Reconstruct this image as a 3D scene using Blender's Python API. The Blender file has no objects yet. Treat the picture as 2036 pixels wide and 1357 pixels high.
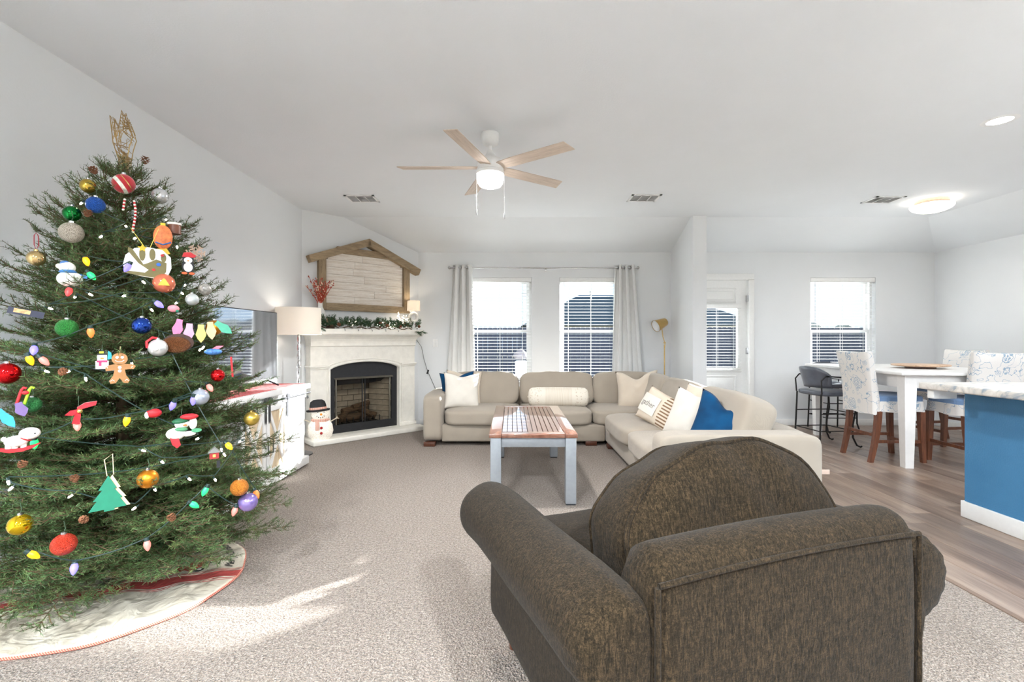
import bpy, bmesh, math, random
import numpy as np
from mathutils import Vector, Matrix

# ------------------------------------------------------------------ camera, sky, sun, exposure
FPX = 950.0                      # focal length in pixels of the 2036 px wide frame
CAMZ = 1.19
sc = bpy.context.scene
COL = sc.collection
cam_d = bpy.data.cameras.new('camera')
cam_d.sensor_fit = 'HORIZONTAL'; cam_d.sensor_width = 36.0
cam_d.lens = 36.0 * FPX / 2036.0
cam_d.clip_start = 0.02; cam_d.clip_end = 300
cam = bpy.data.objects.new('camera', cam_d); COL.objects.link(cam)
cam.location = (0, 0, CAMZ); cam.rotation_euler = (math.pi / 2, 0, 0)
sc.camera = cam

wd = bpy.data.worlds.new('sky'); sc.world = wd; wd.use_nodes = True
wn = wd.node_tree.nodes; bg = wn['Background']
bg.inputs[0].default_value = (0.68, 0.84, 1.0, 1); bg.inputs[1].default_value = 0.62

SUN_DIR = Vector((-0.77, -0.63, -0.252)).normalized()     # low winter sun through the far windows
sun_d = bpy.data.lights.new('sun', 'SUN'); sun_d.energy = 26.0; sun_d.angle = math.radians(0.6)
sun_d.color = (1.0, 0.95, 0.88)
sun = bpy.data.objects.new('sun', sun_d); COL.objects.link(sun)
sun.rotation_euler = SUN_DIR.to_track_quat('-Z', 'Y').to_euler(); sun.location = (12, 16, 8)

vs = sc.view_settings
vs.view_transform = 'Standard'; vs.look = 'None'; vs.gamma = 1.0; vs.use_curve_mapping = False
vs.exposure = 1.45

# ------------------------------------------------------------------ helpers
PI = math.pi
def R(a): return math.radians(a)
def at(px, py, d): return Vector(((px - 1018) / FPX * d, d, CAMZ - (py - 678.5) / FPX * d))

class MB:
    def __init__(s): s.v = []; s.f = []; s.m = []; s.sm = []
    def add(s, vs_, fs, M=None, mi=0, smooth=False):
        b = len(s.v)
        if M is not None: vs_ = [M @ Vector(v) for v in vs_]
        s.v.extend([tuple(v) for v in vs_])
        for f in fs: s.f.append(tuple(i + b for i in f)); s.m.append(mi); s.sm.append(smooth)
        return s
    def box(s, c, sz, M=None, mi=0):
        x, y, z = c; a, b, h = sz[0] / 2, sz[1] / 2, sz[2] / 2
        v = [Vector((x + i * a, y + j * b, z + k * h)) for k in (-1, 1) for j in (-1, 1) for i in (-1, 1)]
        f = [(0, 2, 3, 1), (4, 5, 7, 6), (0, 1, 5, 4), (2, 6, 7, 3), (0, 4, 6, 2), (1, 3, 7, 5)]
        return s.add(v, f, M, mi)
    def bx(s, x0, x1, y0, y1, z0, z1, M=None, mi=0):
        return s.box(((x0 + x1) / 2, (y0 + y1) / 2, (z0 + z1) / 2), (x1 - x0, y1 - y0, z1 - z0), M, mi)
    def rbox(s, c, sz, r=0.01, M=None, mi=0, seg=2):
        bm = bmesh.new(); bmesh.ops.create_cube(bm, size=1.0)
        for v in bm.verts: v.co = Vector((v.co.x * sz[0], v.co.y * sz[1], v.co.z * sz[2]))
        bmesh.ops.bevel(bm, geom=bm.edges[:], offset=min(r, min(sz) * .49), segments=seg, affect='EDGES', profile=.5)
        bm.verts.index_update()
        v = [v.co + Vector(c) for v in bm.verts]; f = [[q.index for q in p.verts] for p in bm.faces]
        bm.free()
        return s.add(v, f, M, mi, seg > 1)
    def soft(s, c, sz, p=5, n=8, M=None, mi=0, crown=0.0, noise=0.0, seed=0, fn=None):
        """rounded upholstered block: a cube grid pulled onto a superellipsoid"""
        rg = random.Random(seed); idx = {}; vv = []; ff = []
        ph = [rg.uniform(0, 6.3) for _ in range(9)]
        def vid(i, j, k):
            key = (i, j, k)
            if key in idx: return idx[key]
            x, y, z = (2 * t / n - 1 for t in key)
            L = (abs(x) ** p + abs(y) ** p + abs(z) ** p) ** (1 / p)
            x, y, z = x / L, y / L, z / L
            if crown: z *= 1 + crown * (1 - x * x) * (1 - y * y)
            q = Vector((x * sz[0] / 2, y * sz[1] / 2, z * sz[2] / 2))
            if noise:
                w = (math.sin(q.x * 17 + ph[0]) * math.sin(q.y * 13 + ph[1]) + math.sin(q.z * 19 + ph[2]) * math.sin(q.x * 23 + ph[3])
                     + .6 * math.sin(q.y * 31 + q.z * 29 + ph[4]))
                q += q.normalized() * noise * w
            if fn: q = fn(q)
            idx[key] = len(vv); vv.append(q + Vector(c)); return idx[key]
        for a in range(n):
            for b in range(n):
                for k, fl in ((0, 1), (n, 0)):
                    for ax in range(3):
                        def P(u, w):
                            t = [0, 0, 0]; t[ax] = k; t[(ax + 1) % 3] = u; t[(ax + 2) % 3] = w; return vid(*t)
                        q = (P(a, b), P(a + 1, b), P(a + 1, b + 1), P(a, b + 1))
                        ff.append(q[::-1] if fl else q)
        return s.add(vv, ff, M, mi, True)
    def cyl(s, c, r, h, seg=20, M=None, mi=0, r2=None, ax='z', smooth=True):
        r2 = r if r2 is None else r2
        return s.lathe([(0, 0), (r, 0), (r2, h), (0, h)], c, seg, M, mi, ax, smooth)
    def lathe(s, prof, c=(0, 0, 0), seg=24, M=None, mi=0, ax='z', smooth=True):
        vv = []; ff = []; rings = []
        for r, z in prof:
            if r < 1e-6: rings.append([len(vv)]); vv.append(Vector((0, 0, z)))
            else:
                rings.append(list(range(len(vv), len(vv) + seg)))
                vv += [Vector((r * math.cos(2 * PI * i / seg), r * math.sin(2 * PI * i / seg), z)) for i in range(seg)]
        for a, b in zip(rings, rings[1:]):
            for i in range(seg):
                j = (i + 1) % seg
                if len(a) == 1 and len(b) == 1: continue
                if len(a) == 1: ff.append((a[0], b[j], b[i]))
                elif len(b) == 1: ff.append((a[i], a[j], b[0]))
                else: ff.append((a[i], a[j], b[j], b[i]))
        if ax == 'x': vv = [Vector((v.z, v.x, v.y)) for v in vv]
        if ax == 'y': vv = [Vector((v.y, v.z, v.x)) for v in vv]
        vv = [v + Vector(c) for v in vv]
        return s.add(vv, ff, M, mi, smooth)
    def ball(s, c, r, seg=20, rings=12, M=None, mi=0, sc3=(1, 1, 1)):
        prof = [(math.sin(PI * i / rings), -math.cos(PI * i / rings)) for i in range(rings + 1)]
        prof[0] = (0, -1); prof[-1] = (0, 1)
        b = len(s.v); s.lathe(prof, (0, 0, 0), seg, None, mi)
        for i in range(b, len(s.v)):
            v = Vector((s.v[i][0] * r * sc3[0] + c[0], s.v[i][1] * r * sc3[1] + c[1], s.v[i][2] * r * sc3[2] + c[2]))
            s.v[i] = tuple(M @ v if M is not None else v)
        return s
    def tube(s, pts, r, seg=8, M=None, mi=0, closed=False, rad=None):
        pts = [Vector(p) for p in pts]; n = len(pts); vv = []; ff = []; up = None
        for i, p in enumerate(pts):
            if closed: t = pts[(i + 1) % n] - pts[i - 1]
            else: t = pts[min(i + 1, n - 1)] - pts[max(i - 1, 0)]
            if t.length < 1e-9: t = Vector((0, 0, 1))
            t.normalize()
            if up is None:
                up = Vector((0, 0, 1)) if abs(t.z) < .9 else Vector((1, 0, 0))
            a = (up - t * up.dot(t))
            if a.length < 1e-5: a = t.orthogonal()
            a.normalize(); up = a; b = t.cross(a)
            rr = rad[i] if rad else r
            vv += [p + (a * math.cos(2 * PI * k / seg) + b * math.sin(2 * PI * k / seg)) * rr for k in range(seg)]
        for i in range(n if closed else n - 1):
            j = (i + 1) % n
            for k in range(seg):
                l = (k + 1) % seg
                ff.append((i * seg + k, i * seg + l, j * seg + l, j * seg + k))
        if not closed:
            ff.append(tuple(range(seg))[::-1]); ff.append(tuple((n - 1) * seg + k for k in range(seg)))
        return s.add(vv, ff, M, mi, True)
    def prism(s, poly, t0, t1, M=None, mi=0, ax='y'):
        """polygon (a,b) extruded between t0 and t1 along ax: y -> (a,t,b), x -> (t,a,b), z -> (a,b,t)"""
        n = len(poly)
        g = {'y': lambda a, b, t: (a, t, b), 'x': lambda a, b, t: (t, a, b), 'z': lambda a, b, t: (a, b, t)}[ax]
        vv = [g(a, b, t0) for a, b in poly] + [g(a, b, t1) for a, b in poly]
        ff = [tuple(range(n)), tuple(range(2 * n - 1, n - 1, -1))] + [(i, i + n, (i + 1) % n + n, (i + 1) % n) for i in range(n)]
        return s.add(vv, ff, M, mi)
    def grid(s, nu, nv, fn, M=None, mi=0, closeu=False):
        vv = [Vector(fn(i, j)) for i in range(nu) for j in range(nv)]
        ff = [(i * nv + j, (i + 1) % nu * nv + j, (i + 1) % nu * nv + j + 1, i * nv + j + 1)
              for i in range(nu if closeu else nu - 1) for j in range(nv - 1)]
        return s.add(vv, ff, M, mi, True)
    def mesh(s, name, mats):
        me = bpy.data.meshes.new(name); me.from_pydata(s.v, [], s.f)
        for m in (mats if isinstance(mats, (list, tuple)) else [mats]): me.materials.append(m)
        me.polygons.foreach_set('material_index', s.m); me.polygons.foreach_set('use_smooth', s.sm)
        bm = bmesh.new(); bm.from_mesh(me); bmesh.ops.recalc_face_normals(bm, faces=bm.faces); bm.to_mesh(me); bm.free()
        if any(s.sm): me.set_sharp_from_angle(angle=R(50))
        me.update(); return me
    def build(s, name, mats, parent=None, loc=None, rot=None, label=None):
        return place(name, s.mesh(name, mats), parent, loc, rot, label)

def place(name, me, parent=None, loc=None, rot=None, label=None):
    o = bpy.data.objects.new(name, me); COL.objects.link(o)
    if parent is not None: o.parent = parent
    if loc is not None: o.location = loc
    if rot is not None: o.rotation_euler = rot
    if label: o['label'] = label
    return o
def tag(o, label, cat, group=None, kind=None):
    o['label'] = label; o['category'] = cat
    if group: o['group'] = group
    if kind: o['kind'] = kind
    return o
def thing(name, label, cat, loc=(0, 0, 0), rz=0, group=None):
    o = bpy.data.objects.new(name, None); COL.objects.link(o); o.empty_display_size = .05
    o.location = loc; o.rotation_euler = (0, 0, rz)
    return tag(o, label, cat, group)
def struct(name, mb, mat, label, cat):
    return tag(mb.build(name, mat), label, cat, None, 'structure')
def copy_tree(o, parent=None):
    c = o.copy(); COL.objects.link(c); c.parent = parent
    for ch in list(o.children): copy_tree(ch, c)
    return c
def TR(loc=(0, 0, 0), rx=0, ry=0, rz=0):
    return Matrix.Translation(loc) @ Matrix.Rotation(rz, 4, 'Z') @ Matrix.Rotation(ry, 4, 'Y') @ Matrix.Rotation(rx, 4, 'X')

# ------------------------------------------------------------------ materials
def srgb(r, g, b):
    def f(c):
        c /= 255.0
        return c / 12.92 if c <= .04045 else ((c + .055) / 1.055) ** 2.4
    return (f(r), f(g), f(b), 1)
class Mat:
    def __init__(s, name):
        s.m = bpy.data.materials.new(name); s.m.use_nodes = True
        s.nt = s.m.node_tree; s.n = s.nt.nodes; s.l = s.nt.links
        s.p = s.n['Principled BSDF']; s._co = None
    def co(s, scale=(1, 1, 1), rot=(0, 0, 0)):
        if s._co is None: s._co = s.n.new('ShaderNodeTexCoord')
        mp = s.n.new('ShaderNodeMapping'); mp.inputs['Scale'].default_value = scale; mp.inputs['Rotation'].default_value = rot
        s.l.new(s._co.outputs['Object'], mp.inputs[0]); return mp.outputs[0]
    def noise(s, scale, detail=3, vec=None, dist=0, rough=.5):
        t = s.n.new('ShaderNodeTexNoise'); t.inputs['Scale'].default_value = scale; t.inputs['Detail'].default_value = detail
        t.inputs['Distortion'].default_value = dist; t.inputs['Roughness'].default_value = rough
        s.l.new(vec if vec is not None else s.co(), t.inputs['Vector']); return t.outputs[0]
    def ramp(s, fac, stops, const=False):
        r = s.n.new('ShaderNodeValToRGB'); e = r.color_ramp.elements
        if const: r.color_ramp.interpolation = 'CONSTANT'
        while len(e) < len(stops): e.new(.5)
        for el, (p, c) in zip(e, stops): el.position = p; el.color = c
        s.l.new(fac, r.inputs[0]); return r.outputs[0]
    def math(s, op, a, b=None, c=None):
        m = s.n.new('ShaderNodeMath'); m.operation = op
        for i, v in enumerate((a, b, c)):
            if v is None: continue
            if isinstance(v, (int, float)): m.inputs[i].default_value = v
            else: s.l.new(v, m.inputs[i])
        return m.outputs[0]
    def mix(s, fac, a, b):
        m = s.n.new('ShaderNodeMix'); m.data_type = 'RGBA'
        for i, v in ((0, fac), (6, a), (7, b)):
            if isinstance(v, (int, float, tuple)): m.inputs[i].default_value = v
            else: s.l.new(v, m.inputs[i])
        return m.outputs[2]
    def wave(s, scale, vec=None, dist=0, axis='X', det=2):
        t = s.n.new('ShaderNodeTexWave'); t.inputs['Scale'].default_value = scale; t.bands_direction = axis
        t.inputs['Distortion'].default_value = dist; t.inputs['Detail'].default_value = det
        s.l.new(vec if vec is not None else s.co(), t.inputs[0]); return t.outputs[1]
    def vor(s, scale, vec=None, feature='F1'):
        t = s.n.new('ShaderNodeTexVoronoi'); t.inputs['Scale'].default_value = scale; t.feature = feature
        s.l.new(vec if vec is not None else s.co(), t.inputs['Vector']); return t.outputs[0]
    def bump(s, h, strength=.3, dist=.01):
        b = s.n.new('ShaderNodeBump'); b.inputs['Strength'].default_value = strength; b.inputs['Distance'].default_value = dist
        s.l.new(h, b.inputs['Height']); s.l.new(b.outputs[0], s.p.inputs['Normal']); return s
    def col(s, c):
        if isinstance(c, tuple): s.p.inputs['Base Color'].default_value = c
        else: s.l.new(c, s.p.inputs['Base Color'])
        return s
    def set(s, **k):
        nm = dict(rough='Roughness', metal='Metallic', sheen='Sheen Weight', sheenr='Sheen Roughness', trans='Transmission Weight', ior='IOR', alpha='Alpha',
                  coat='Coat Weight', spec='Specular IOR Level', emit='Emission Strength', ecol='Emission Color', sss='Subsurface Weight', aniso='Anisotropic')
        for a, v in k.items(): s.p.inputs[nm[a]].default_value = v
        return s
def plain(name, c, rough=.5, metal=0, nscale=40, namt=.08, bump=0.0, bscale=120, **k):
    """one colour with a little grain"""
    t = Mat(name); c = tuple(c)
    n = t.noise(nscale, 4)
    lo = tuple(x * (1 - namt) for x in c[:3]) + (1,); hi = tuple(min(1, x * (1 + namt)) for x in c[:3]) + (1,)
    t.col(t.ramp(n, [(.3, lo), (.7, hi)])).set(rough=rough, metal=metal, **k)
    if bump: t.bump(t.noise(bscale, 3), bump, .004)
    return t.m
def fabric(name, c, scale=260, amt=.18, bump=.35, sheen=.25, rough=.9, blotch=6):
    t = Mat(name)
    w = t.math('ADD', t.wave(scale, t.co(), 1.5, 'X'), t.wave(scale, t.co(), 1.5, 'Z'))
    w = t.math('ADD', w, t.noise(scale * 1.2, 3)); w = t.math('MULTIPLY', w, .33)
    f = t.math('ADD', t.math('MULTIPLY', w, .5), t.math('MULTIPLY', t.noise(blotch, 3), .5))
    lo = tuple(x * (1 - amt) for x in c[:3]) + (1,); hi = tuple(min(1, x * (1 + amt)) for x in c[:3]) + (1,)
    t.col(t.ramp(f, [(.3, lo), (.7, hi)])).set(rough=rough, sheen=sheen)
    t.bump(w, bump, .003); return t.m
def emis(name, c, st, base=(.8, .8, .8, 1)):
    t = Mat(name); n = t.noise(30, 2)
    t.col(t.ramp(n, [(0, base), (1, base)])).set(rough=.4, ecol=tuple(c[:3]) + (1,), emit=st); return t.m
def woodm(name, dark, light, scale=(3, 3, 40), rough=.5, bump=.1, axis='Z', ring=3.0):
    t = Mat(name)
    v = t.co(scale)
    n = t.noise(ring, 6, v, .6); n2 = t.noise(ring * 6, 4, v)
    f = t.math('ADD', t.math('MULTIPLY', n, .7), t.math('MULTIPLY', n2, .3))
    t.col(t.ramp(f, [(.32, dark), (.68, light)])).set(rough=rough)
    t.bump(f, bump, .003); return t.m

M = {}
def wallpaint(name, c, bs=.12):
    t = Mat(name)
    lo = tuple(x * .985 for x in c[:3]) + (1,)
    t.col(t.ramp(t.noise(3, 3), [(.3, lo), (.7, c)])).set(rough=.75, spec=.25)
    t.bump(t.noise(90, 4), bs, .004); return t.m
M['wall'] = wallpaint('grey_wall_paint', (.80, .815, .83, 1))
M['ceil'] = wallpaint('ceiling_paint', (.82, .845, .87, 1), .2)
M['trim'] = plain('white_trim_paint', (.85, .85, .84, 1), .4, namt=.02)
M['blue_wall'] = (lambda t: (t.col(t.ramp(t.noise(4, 3), [(.3, srgb(60, 118, 160)), (.7, srgb(68, 126, 168))])).set(rough=.55), t.bump(t.noise(110, 3), .6, .006), t.m)[-1])(Mat('blue_textured_paint'))
def carpet():
    t = Mat('beige_carpet')
    n1 = t.noise(75, 4, rough=.75); n2 = t.vor(120); n3 = t.noise(2.2, 3); n4 = t.noise(190, 3)
    f = t.math('ADD', t.math('MULTIPLY', n1, .55), t.math('MULTIPLY', n4, .45))
    c = t.ramp(f, [(.38, srgb(72, 56, 45)), (.49, srgb(154, 136, 121)), (.60, srgb(208, 193, 179))])
    c2 = t.mix(t.math('MULTIPLY', n3, .22), c, srgb(160, 142, 124))
    t.col(c2).set(rough=.95, sheen=.3)
    t.bump(t.math('ADD', f, t.math('MULTIPLY', n2, .6)), 1.0, .03); return t.m
M['carpet'] = carpet()
def plankm(name, a, b):
    t = Mat(name)
    v = t.co((10, 1.0, 10)); n = t.noise(1.6, 6, v, .8); n2 = t.noise(9, 5, t.co((14, .7, 14)))
    f = t.math('ADD', t.math('MULTIPLY', n, .65), t.math('MULTIPLY', n2, .35))
    t.col(t.ramp(f, [(.33, a), (.66, b)])).set(rough=.33, spec=.5); t.bump(f, .08, .002); return t.m
M['plank'] = [plankm('laminate_oak_%s' % i, srgb(*a), srgb(*b)) for i, (a, b) in enumerate(
    [((104, 84, 72), (158, 136, 120)), ((122, 100, 86), (172, 150, 132)), ((92, 75, 66), (146, 126, 112)), ((112, 94, 84), (164, 145, 130))])]
M['subfloor'] = plain('dark_joint', srgb(60, 48, 40), .8)
def glassm(name, tint=(.93, .97, 1, 1)):
    t = Mat(name); t.n.remove(t.p)
    tr = t.n.new('ShaderNodeBsdfTransparent'); tr.inputs[0].default_value = tint
    gl = t.n.new('ShaderNodeBsdfGlossy'); gl.inputs['Roughness'].default_value = .02
    lw = t.n.new('ShaderNodeLayerWeight'); lw.inputs[0].default_value = .12
    mx = t.n.new('ShaderNodeMixShader')
    t.l.new(t.math('MULTIPLY', lw.outputs[1], .6), mx.inputs[0]); t.l.new(tr.outputs[0], mx.inputs[1]); t.l.new(gl.outputs[0], mx.inputs[2])
    t.l.new(mx.outputs[0], t.n['Material Output'].inputs[0]); return t.m
M['glass'] = glassm('window_glass')
M['vinyl'] = plain('white_vinyl', (.88, .88, .88, 1), .35, namt=.01)
M['slat'] = plain('white_blind_slat', (.88, .88, .87, 1), .45, namt=.02)
M['curtain'] = fabric('white_curtain_linen', (.80, .80, .79), 300, .05, .25, .15)
M['chrome'] = plain('brushed_nickel', (.55, .55, .56, 1), .26, 1, namt=.04)
M['steel'] = plain('dark_steel', (.12, .12, .13, 1), .4, .8, namt=.1)
M['blackmetal'] = plain('black_painted_metal', (.022, .023, .027, 1), .5, .2, namt=.15)
M['brass'] = plain('brushed_brass', (.62, .42, .16, 1), .28, 1, namt=.06)
M['sofa'] = fabric('greige_sofa_linen', srgb(166, 155, 141), 240, .08, .3, .2)
M['armchair'] = None
def chenille():
    t = Mat('brown_chenille')
    n1 = t.noise(1.0, 4, t.co((200, 200, 42)), .8, .7); n2 = t.noise(420, 2); n3 = t.noise(3, 3)
    w = t.noise(1.0, 3, t.co((60, 60, 190)), 1.0)
    f = t.math('ADD', t.math('MULTIPLY', n1, .6), t.math('ADD', t.math('MULTIPLY', n2, .25), t.math('MULTIPLY', w, .2)))
    c = t.ramp(f, [(.38, srgb(10, 8, 5)), (.52, srgb(38, 30, 20)), (.68, srgb(74, 59, 41))])
    t.col(t.mix(t.math('MULTIPLY', n3, .25), c, srgb(34, 28, 21))).set(rough=.95, sheen=.04, sheenr=.4, spec=.12)
    t.bump(f, .55, .008); return t.m
M['armchair'] = chenille()
M['darkwood'] = woodm('dark_stained_wood', srgb(52, 26, 18), srgb(104, 60, 40), (20, 20, 2), .35)
M['walnutleg'] = woodm('reddish_chair_wood', srgb(74, 38, 26), srgb(128, 78, 52), (24, 24, 2), .35)
M['weathered'] = woodm('weathered_brown_wood', srgb(124, 106, 82), srgb(172, 150, 120), (3, 18, 18), .75, .25)
M['weathered_v'] = woodm('weathered_brown_wood_upright', srgb(124, 106, 82), srgb(170, 149, 120), (18, 18, 3), .75, .25)
M['whitewash'] = woodm('whitewashed_plank', srgb(212, 198, 182), srgb(250, 245, 238), (2.2, 26, 26), .7, .2, ring=2.2)
M['mantel'] = plain('cast_stone_cream', srgb(242, 238, 229), .7, 0, 14, .05, .25, 60)
M['whitefurn'] = plain('white_painted_furniture', (.82, .81, .80, 1), .42, 0, 20, .03, .06, 30)
M['beigeslat'] = woodm('pale_oak_slat', srgb(188, 164, 132), srgb(224, 204, 174), (22, 22, 2), .6)
M['white'] = plain('white_enamel', (.84, .84, .84, 1), .35, namt=.02)
M['black'] = plain('black_cloth', (.02, .02, .022, 1), .8, namt=.2)
M['linen_white'] = fabric('white_linen_pillow', srgb(232, 226, 216), 280, .07, .35)
M['linen_beige'] = fabric('beige_linen_pillow', srgb(214, 200, 182), 280, .08, .35)
M['velvet'] = (lambda t: (t.col(t.ramp(t.noise(7, 3), [(.3, srgb(0, 50, 86)), (.7, srgb(0, 72, 116))])).set(rough=.75, sheen=.06, sheenr=.4, spec=.2), t.bump(t.noise(240, 2), .15, .002), t.m)[-1])(Mat('blue_velvet'))
# ------------------------------------------------------------------ room shell
XL, XR, YB, YF, HC, HW = -2.48, 5.97, 6.74, -3.2, 2.743, 2.44
YFOLD, XFOLD = 5.99, 5.22
A = Vector((XL, 5.636, 0)); B = Vector((-1.32, YB, 0))
ang = math.atan2(B.y - A.y, B.x - A.x); WLEN = (B - A).length
W1, W2, W3 = (-.62, .28), (.67, 1.57), (4.21, 5.13); WZ = (.60, 2.085)
DR = (2.47, 3.36); DZ = 2.07
GX = (2.58, 3.20); GZ = (.80, 1.66)          # glazed opening of the door

def wall_holes(x0, x1, z0, z1, y0, y1, holes):
    mb = MB(); xs = sorted({x0, x1} | {h[i] for h in holes for i in (0, 1)}); zs = sorted({z0, z1} | {h[i] for h in holes for i in (2, 3)})
    for a, b in zip(xs, xs[1:]):
        for c, d in zip(zs, zs[1:]):
            mx, mz = (a + b) / 2, (c + d) / 2
            if any(h[0] < mx < h[1] and h[2] < mz < h[3] for h in holes): continue
            mb.bx(a, b, y0, y1, c, d)
    return mb
struct('wall_back', wall_holes(XL - .15, XR + .15, 0, 2.9, YB, YB + .16,
       [(*W1, *WZ), (*W2, *WZ), (*W3, *WZ), (DR[0], DR[1], -1, DZ)]), M['wall'], 'pale grey far wall with three windows and a door', 'wall')
struct('wall_left', MB().bx(XL - .15, XL, YF, 5.7, 0, 2.9), M['wall'], 'plain pale grey side wall behind the decorated tree', 'wall')
struct('wall_right', MB().bx(XR, XR + .15, YF, YB, 0, 2.9), M['wall'], 'plain pale grey wall beyond the dining table', 'wall')
nrm = Vector((math.sin(ang), -math.cos(ang), 0))
mb = wall_holes(-.10, WLEN + .12, 0, 2.9, 0, .10, [(.33, 1.16, .09, .81)])
o = struct('wall_corner', mb, M['wall'], 'angled grey corner wall behind the fireplace', 'wall'); o.location = A; o.rotation_euler = (0, 0, ang)
struct('wall_partition', MB().bx(2.24, 2.41, 5.915, YB, 0, 2.8), M['wall'], 'short full-height grey partition between living and dining area', 'wall')
rh = [(-2.1, -.3, .3, 2.35), (.3, 2.1, .3, 2.35), (2.7, 5.5, .3, 2.35)]  # openings invented in the unseen rear wall to let in sky fill
struct('wall_rear', wall_holes(XL - .15, XR + .15, 0, 2.9, YF - .15, YF, rh), M['wall'], 'unseen rear grey wall with wide openings added for fill light', 'wall')
cl = MB()
cv = [(XL - .1, YF, HC), (XFOLD, YF, HC), (XFOLD, YFOLD, HC), (XL - .1, YFOLD, HC), (XL - .1, YB, HW), (XR, YB, HW), (XR, YF, HW)]
cf = [(0, 3, 2, 1), (3, 4, 5, 2), (2, 5, 6, 1)]
cl.add(cv, cf); cl.add([(x, y, z + .04) for x, y, z in cv], [f[::-1] for f in cf])
cl.bx(XL - .2, XR + .2, YF - .2, YB + .2, 2.9, 3.0)
struct('ceiling', cl, M['ceil'], 'pale tray ceiling with sloping edges', 'ceiling')
XC = 2.17
struct('floor', MB().bx(XL, XC, YF, YB, -.1, 0), M['carpet'], 'speckled beige cut pile carpet', 'floor')
hf = struct('floor', MB().bx(XC, XR, YF, YB, -.1, -.012), M['subfloor'], 'brown wood-look plank floor of the dining area', 'floor')
rg = random.Random(5); pw = .182; k = 0; pm = []
for q in M['plank']:
    for L in (1.22,):
        b = MB(); b.rbox((0, 0, -.006), (pw - .002, L - .002, .012), .0015, seg=1); pm.append(b.mesh('plank', q))
short = {}
x = XC + pw / 2 + .004
while x < XR:
    y = -.2 - rg.uniform(0, 1.2); last = -1
    while y < YB:
        kk = rg.randrange(4)
        if kk == last: kk = (kk + 1) % 4
        last = kk; y1 = min(y + 1.22, YB - .003); w = min(pw, XR - (x - pw / 2))
        if y1 - y > .04 and w > .03 and y1 > 1.2:
            if y1 - y > 1.21 and w == pw: place('plank', pm[kk], hf, (x, y + .61, 0))
            else: b = MB(); b.rbox((0, 0, -.006), (w - .002, y1 - y - .002, .012), .0015, seg=1); b.build('plank', M['plank'][kk], hf, (x - pw / 2 + w / 2, (y + y1) / 2, 0))
        y += 1.22
    x += pw
struct('trim_1', MB().bx(XC - .012, XC + .016, YF, YB - .01, -.02, .004), plain('transition_strip', srgb(120, 100, 86), .4), 'thin strip where carpet meets plank floor', 'trim')
struct('trim_2', MB().bx(XC, XR, YF, 1.2, -.02, -.002), M['plank'][0], 'plank floor of the kitchen side', 'floor')
def base(name, x0, x1, y0, y1, label):
    struct(name, MB().rbox(((x0 + x1) / 2, (y0 + y1) / 2, .045), (x1 - x0, y1 - y0, .09), .004), M['trim'], label, 'baseboard')
base('baseboard_left', XL, XL + .014, YF, 5.6, 'white baseboard along the wall behind the tree')
base('baseboard_back', 3.47, XR, YB - .014, YB, 'white baseboard under the dining window')
base('baseboard_right', XR - .014, XR, YF, YB - .02, 'white baseboard beyond the dining table')
base('baseboard_sofa', -1.30, 2.24, YB - .014, YB, 'white baseboard behind the sectional sofa')
base('baseboard_partition', 2.22, 2.24, 5.90, YB, 'white baseboard at foot of the partition')

# windows: vinyl frame, two sashes with panes, sill
def window(n, X, label):
    x0, x1 = X; z0, z1 = WZ; y = YB + .07; zm = 1.33
    w = thing('window_%d' % n, label, 'window'); w['kind'] = 'structure'
    b = MB(); t = .035
    for q in ((x0, x0 + t, z0, z1), (x1 - t, x1, z0, z1), (x0 + t, x1 - t, z1 - t, z1), (x0 + t, x1 - t, z0, z0 + t)): b.bx(q[0], q[1], y, y + .07, q[2], q[3])
    b.build('window_frame', M['vinyl'], w)
    for za, zb, yy in ((z0 + t, zm + .02, y + .005), (zm - .02, z1 - t, y + .035)):
        b = MB(); s_ = .038
        for q in ((x0 + t, x0 + t + s_, za, zb), (x1 - t - s_, x1 - t, za, zb), (x0 + t + s_, x1 - t - s_, zb - s_, zb), (x0 + t + s_, x1 - t - s_, za, za + s_)): b.bx(q[0], q[1], yy, yy + .028, q[2], q[3])
        so = b.build('sash', M['vinyl'], w)
        MB().bx(x0 + t + s_, x1 - t - s_, yy + .012, yy + .016, za + s_, zb - s_).build('pane', M['glass'], so)
    MB().rbox(((x0 + x1) / 2, YB + .03, z0 + .008), (x1 - x0 + .002, .10, .018), .004).build('window_sill', M['trim'], w)
    return w
window(1, W1, 'white sash window beside the left curtain'); window(2, W2, 'white sash window beside the right curtain')
window(3, W3, 'white sash window behind the dining table')

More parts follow.
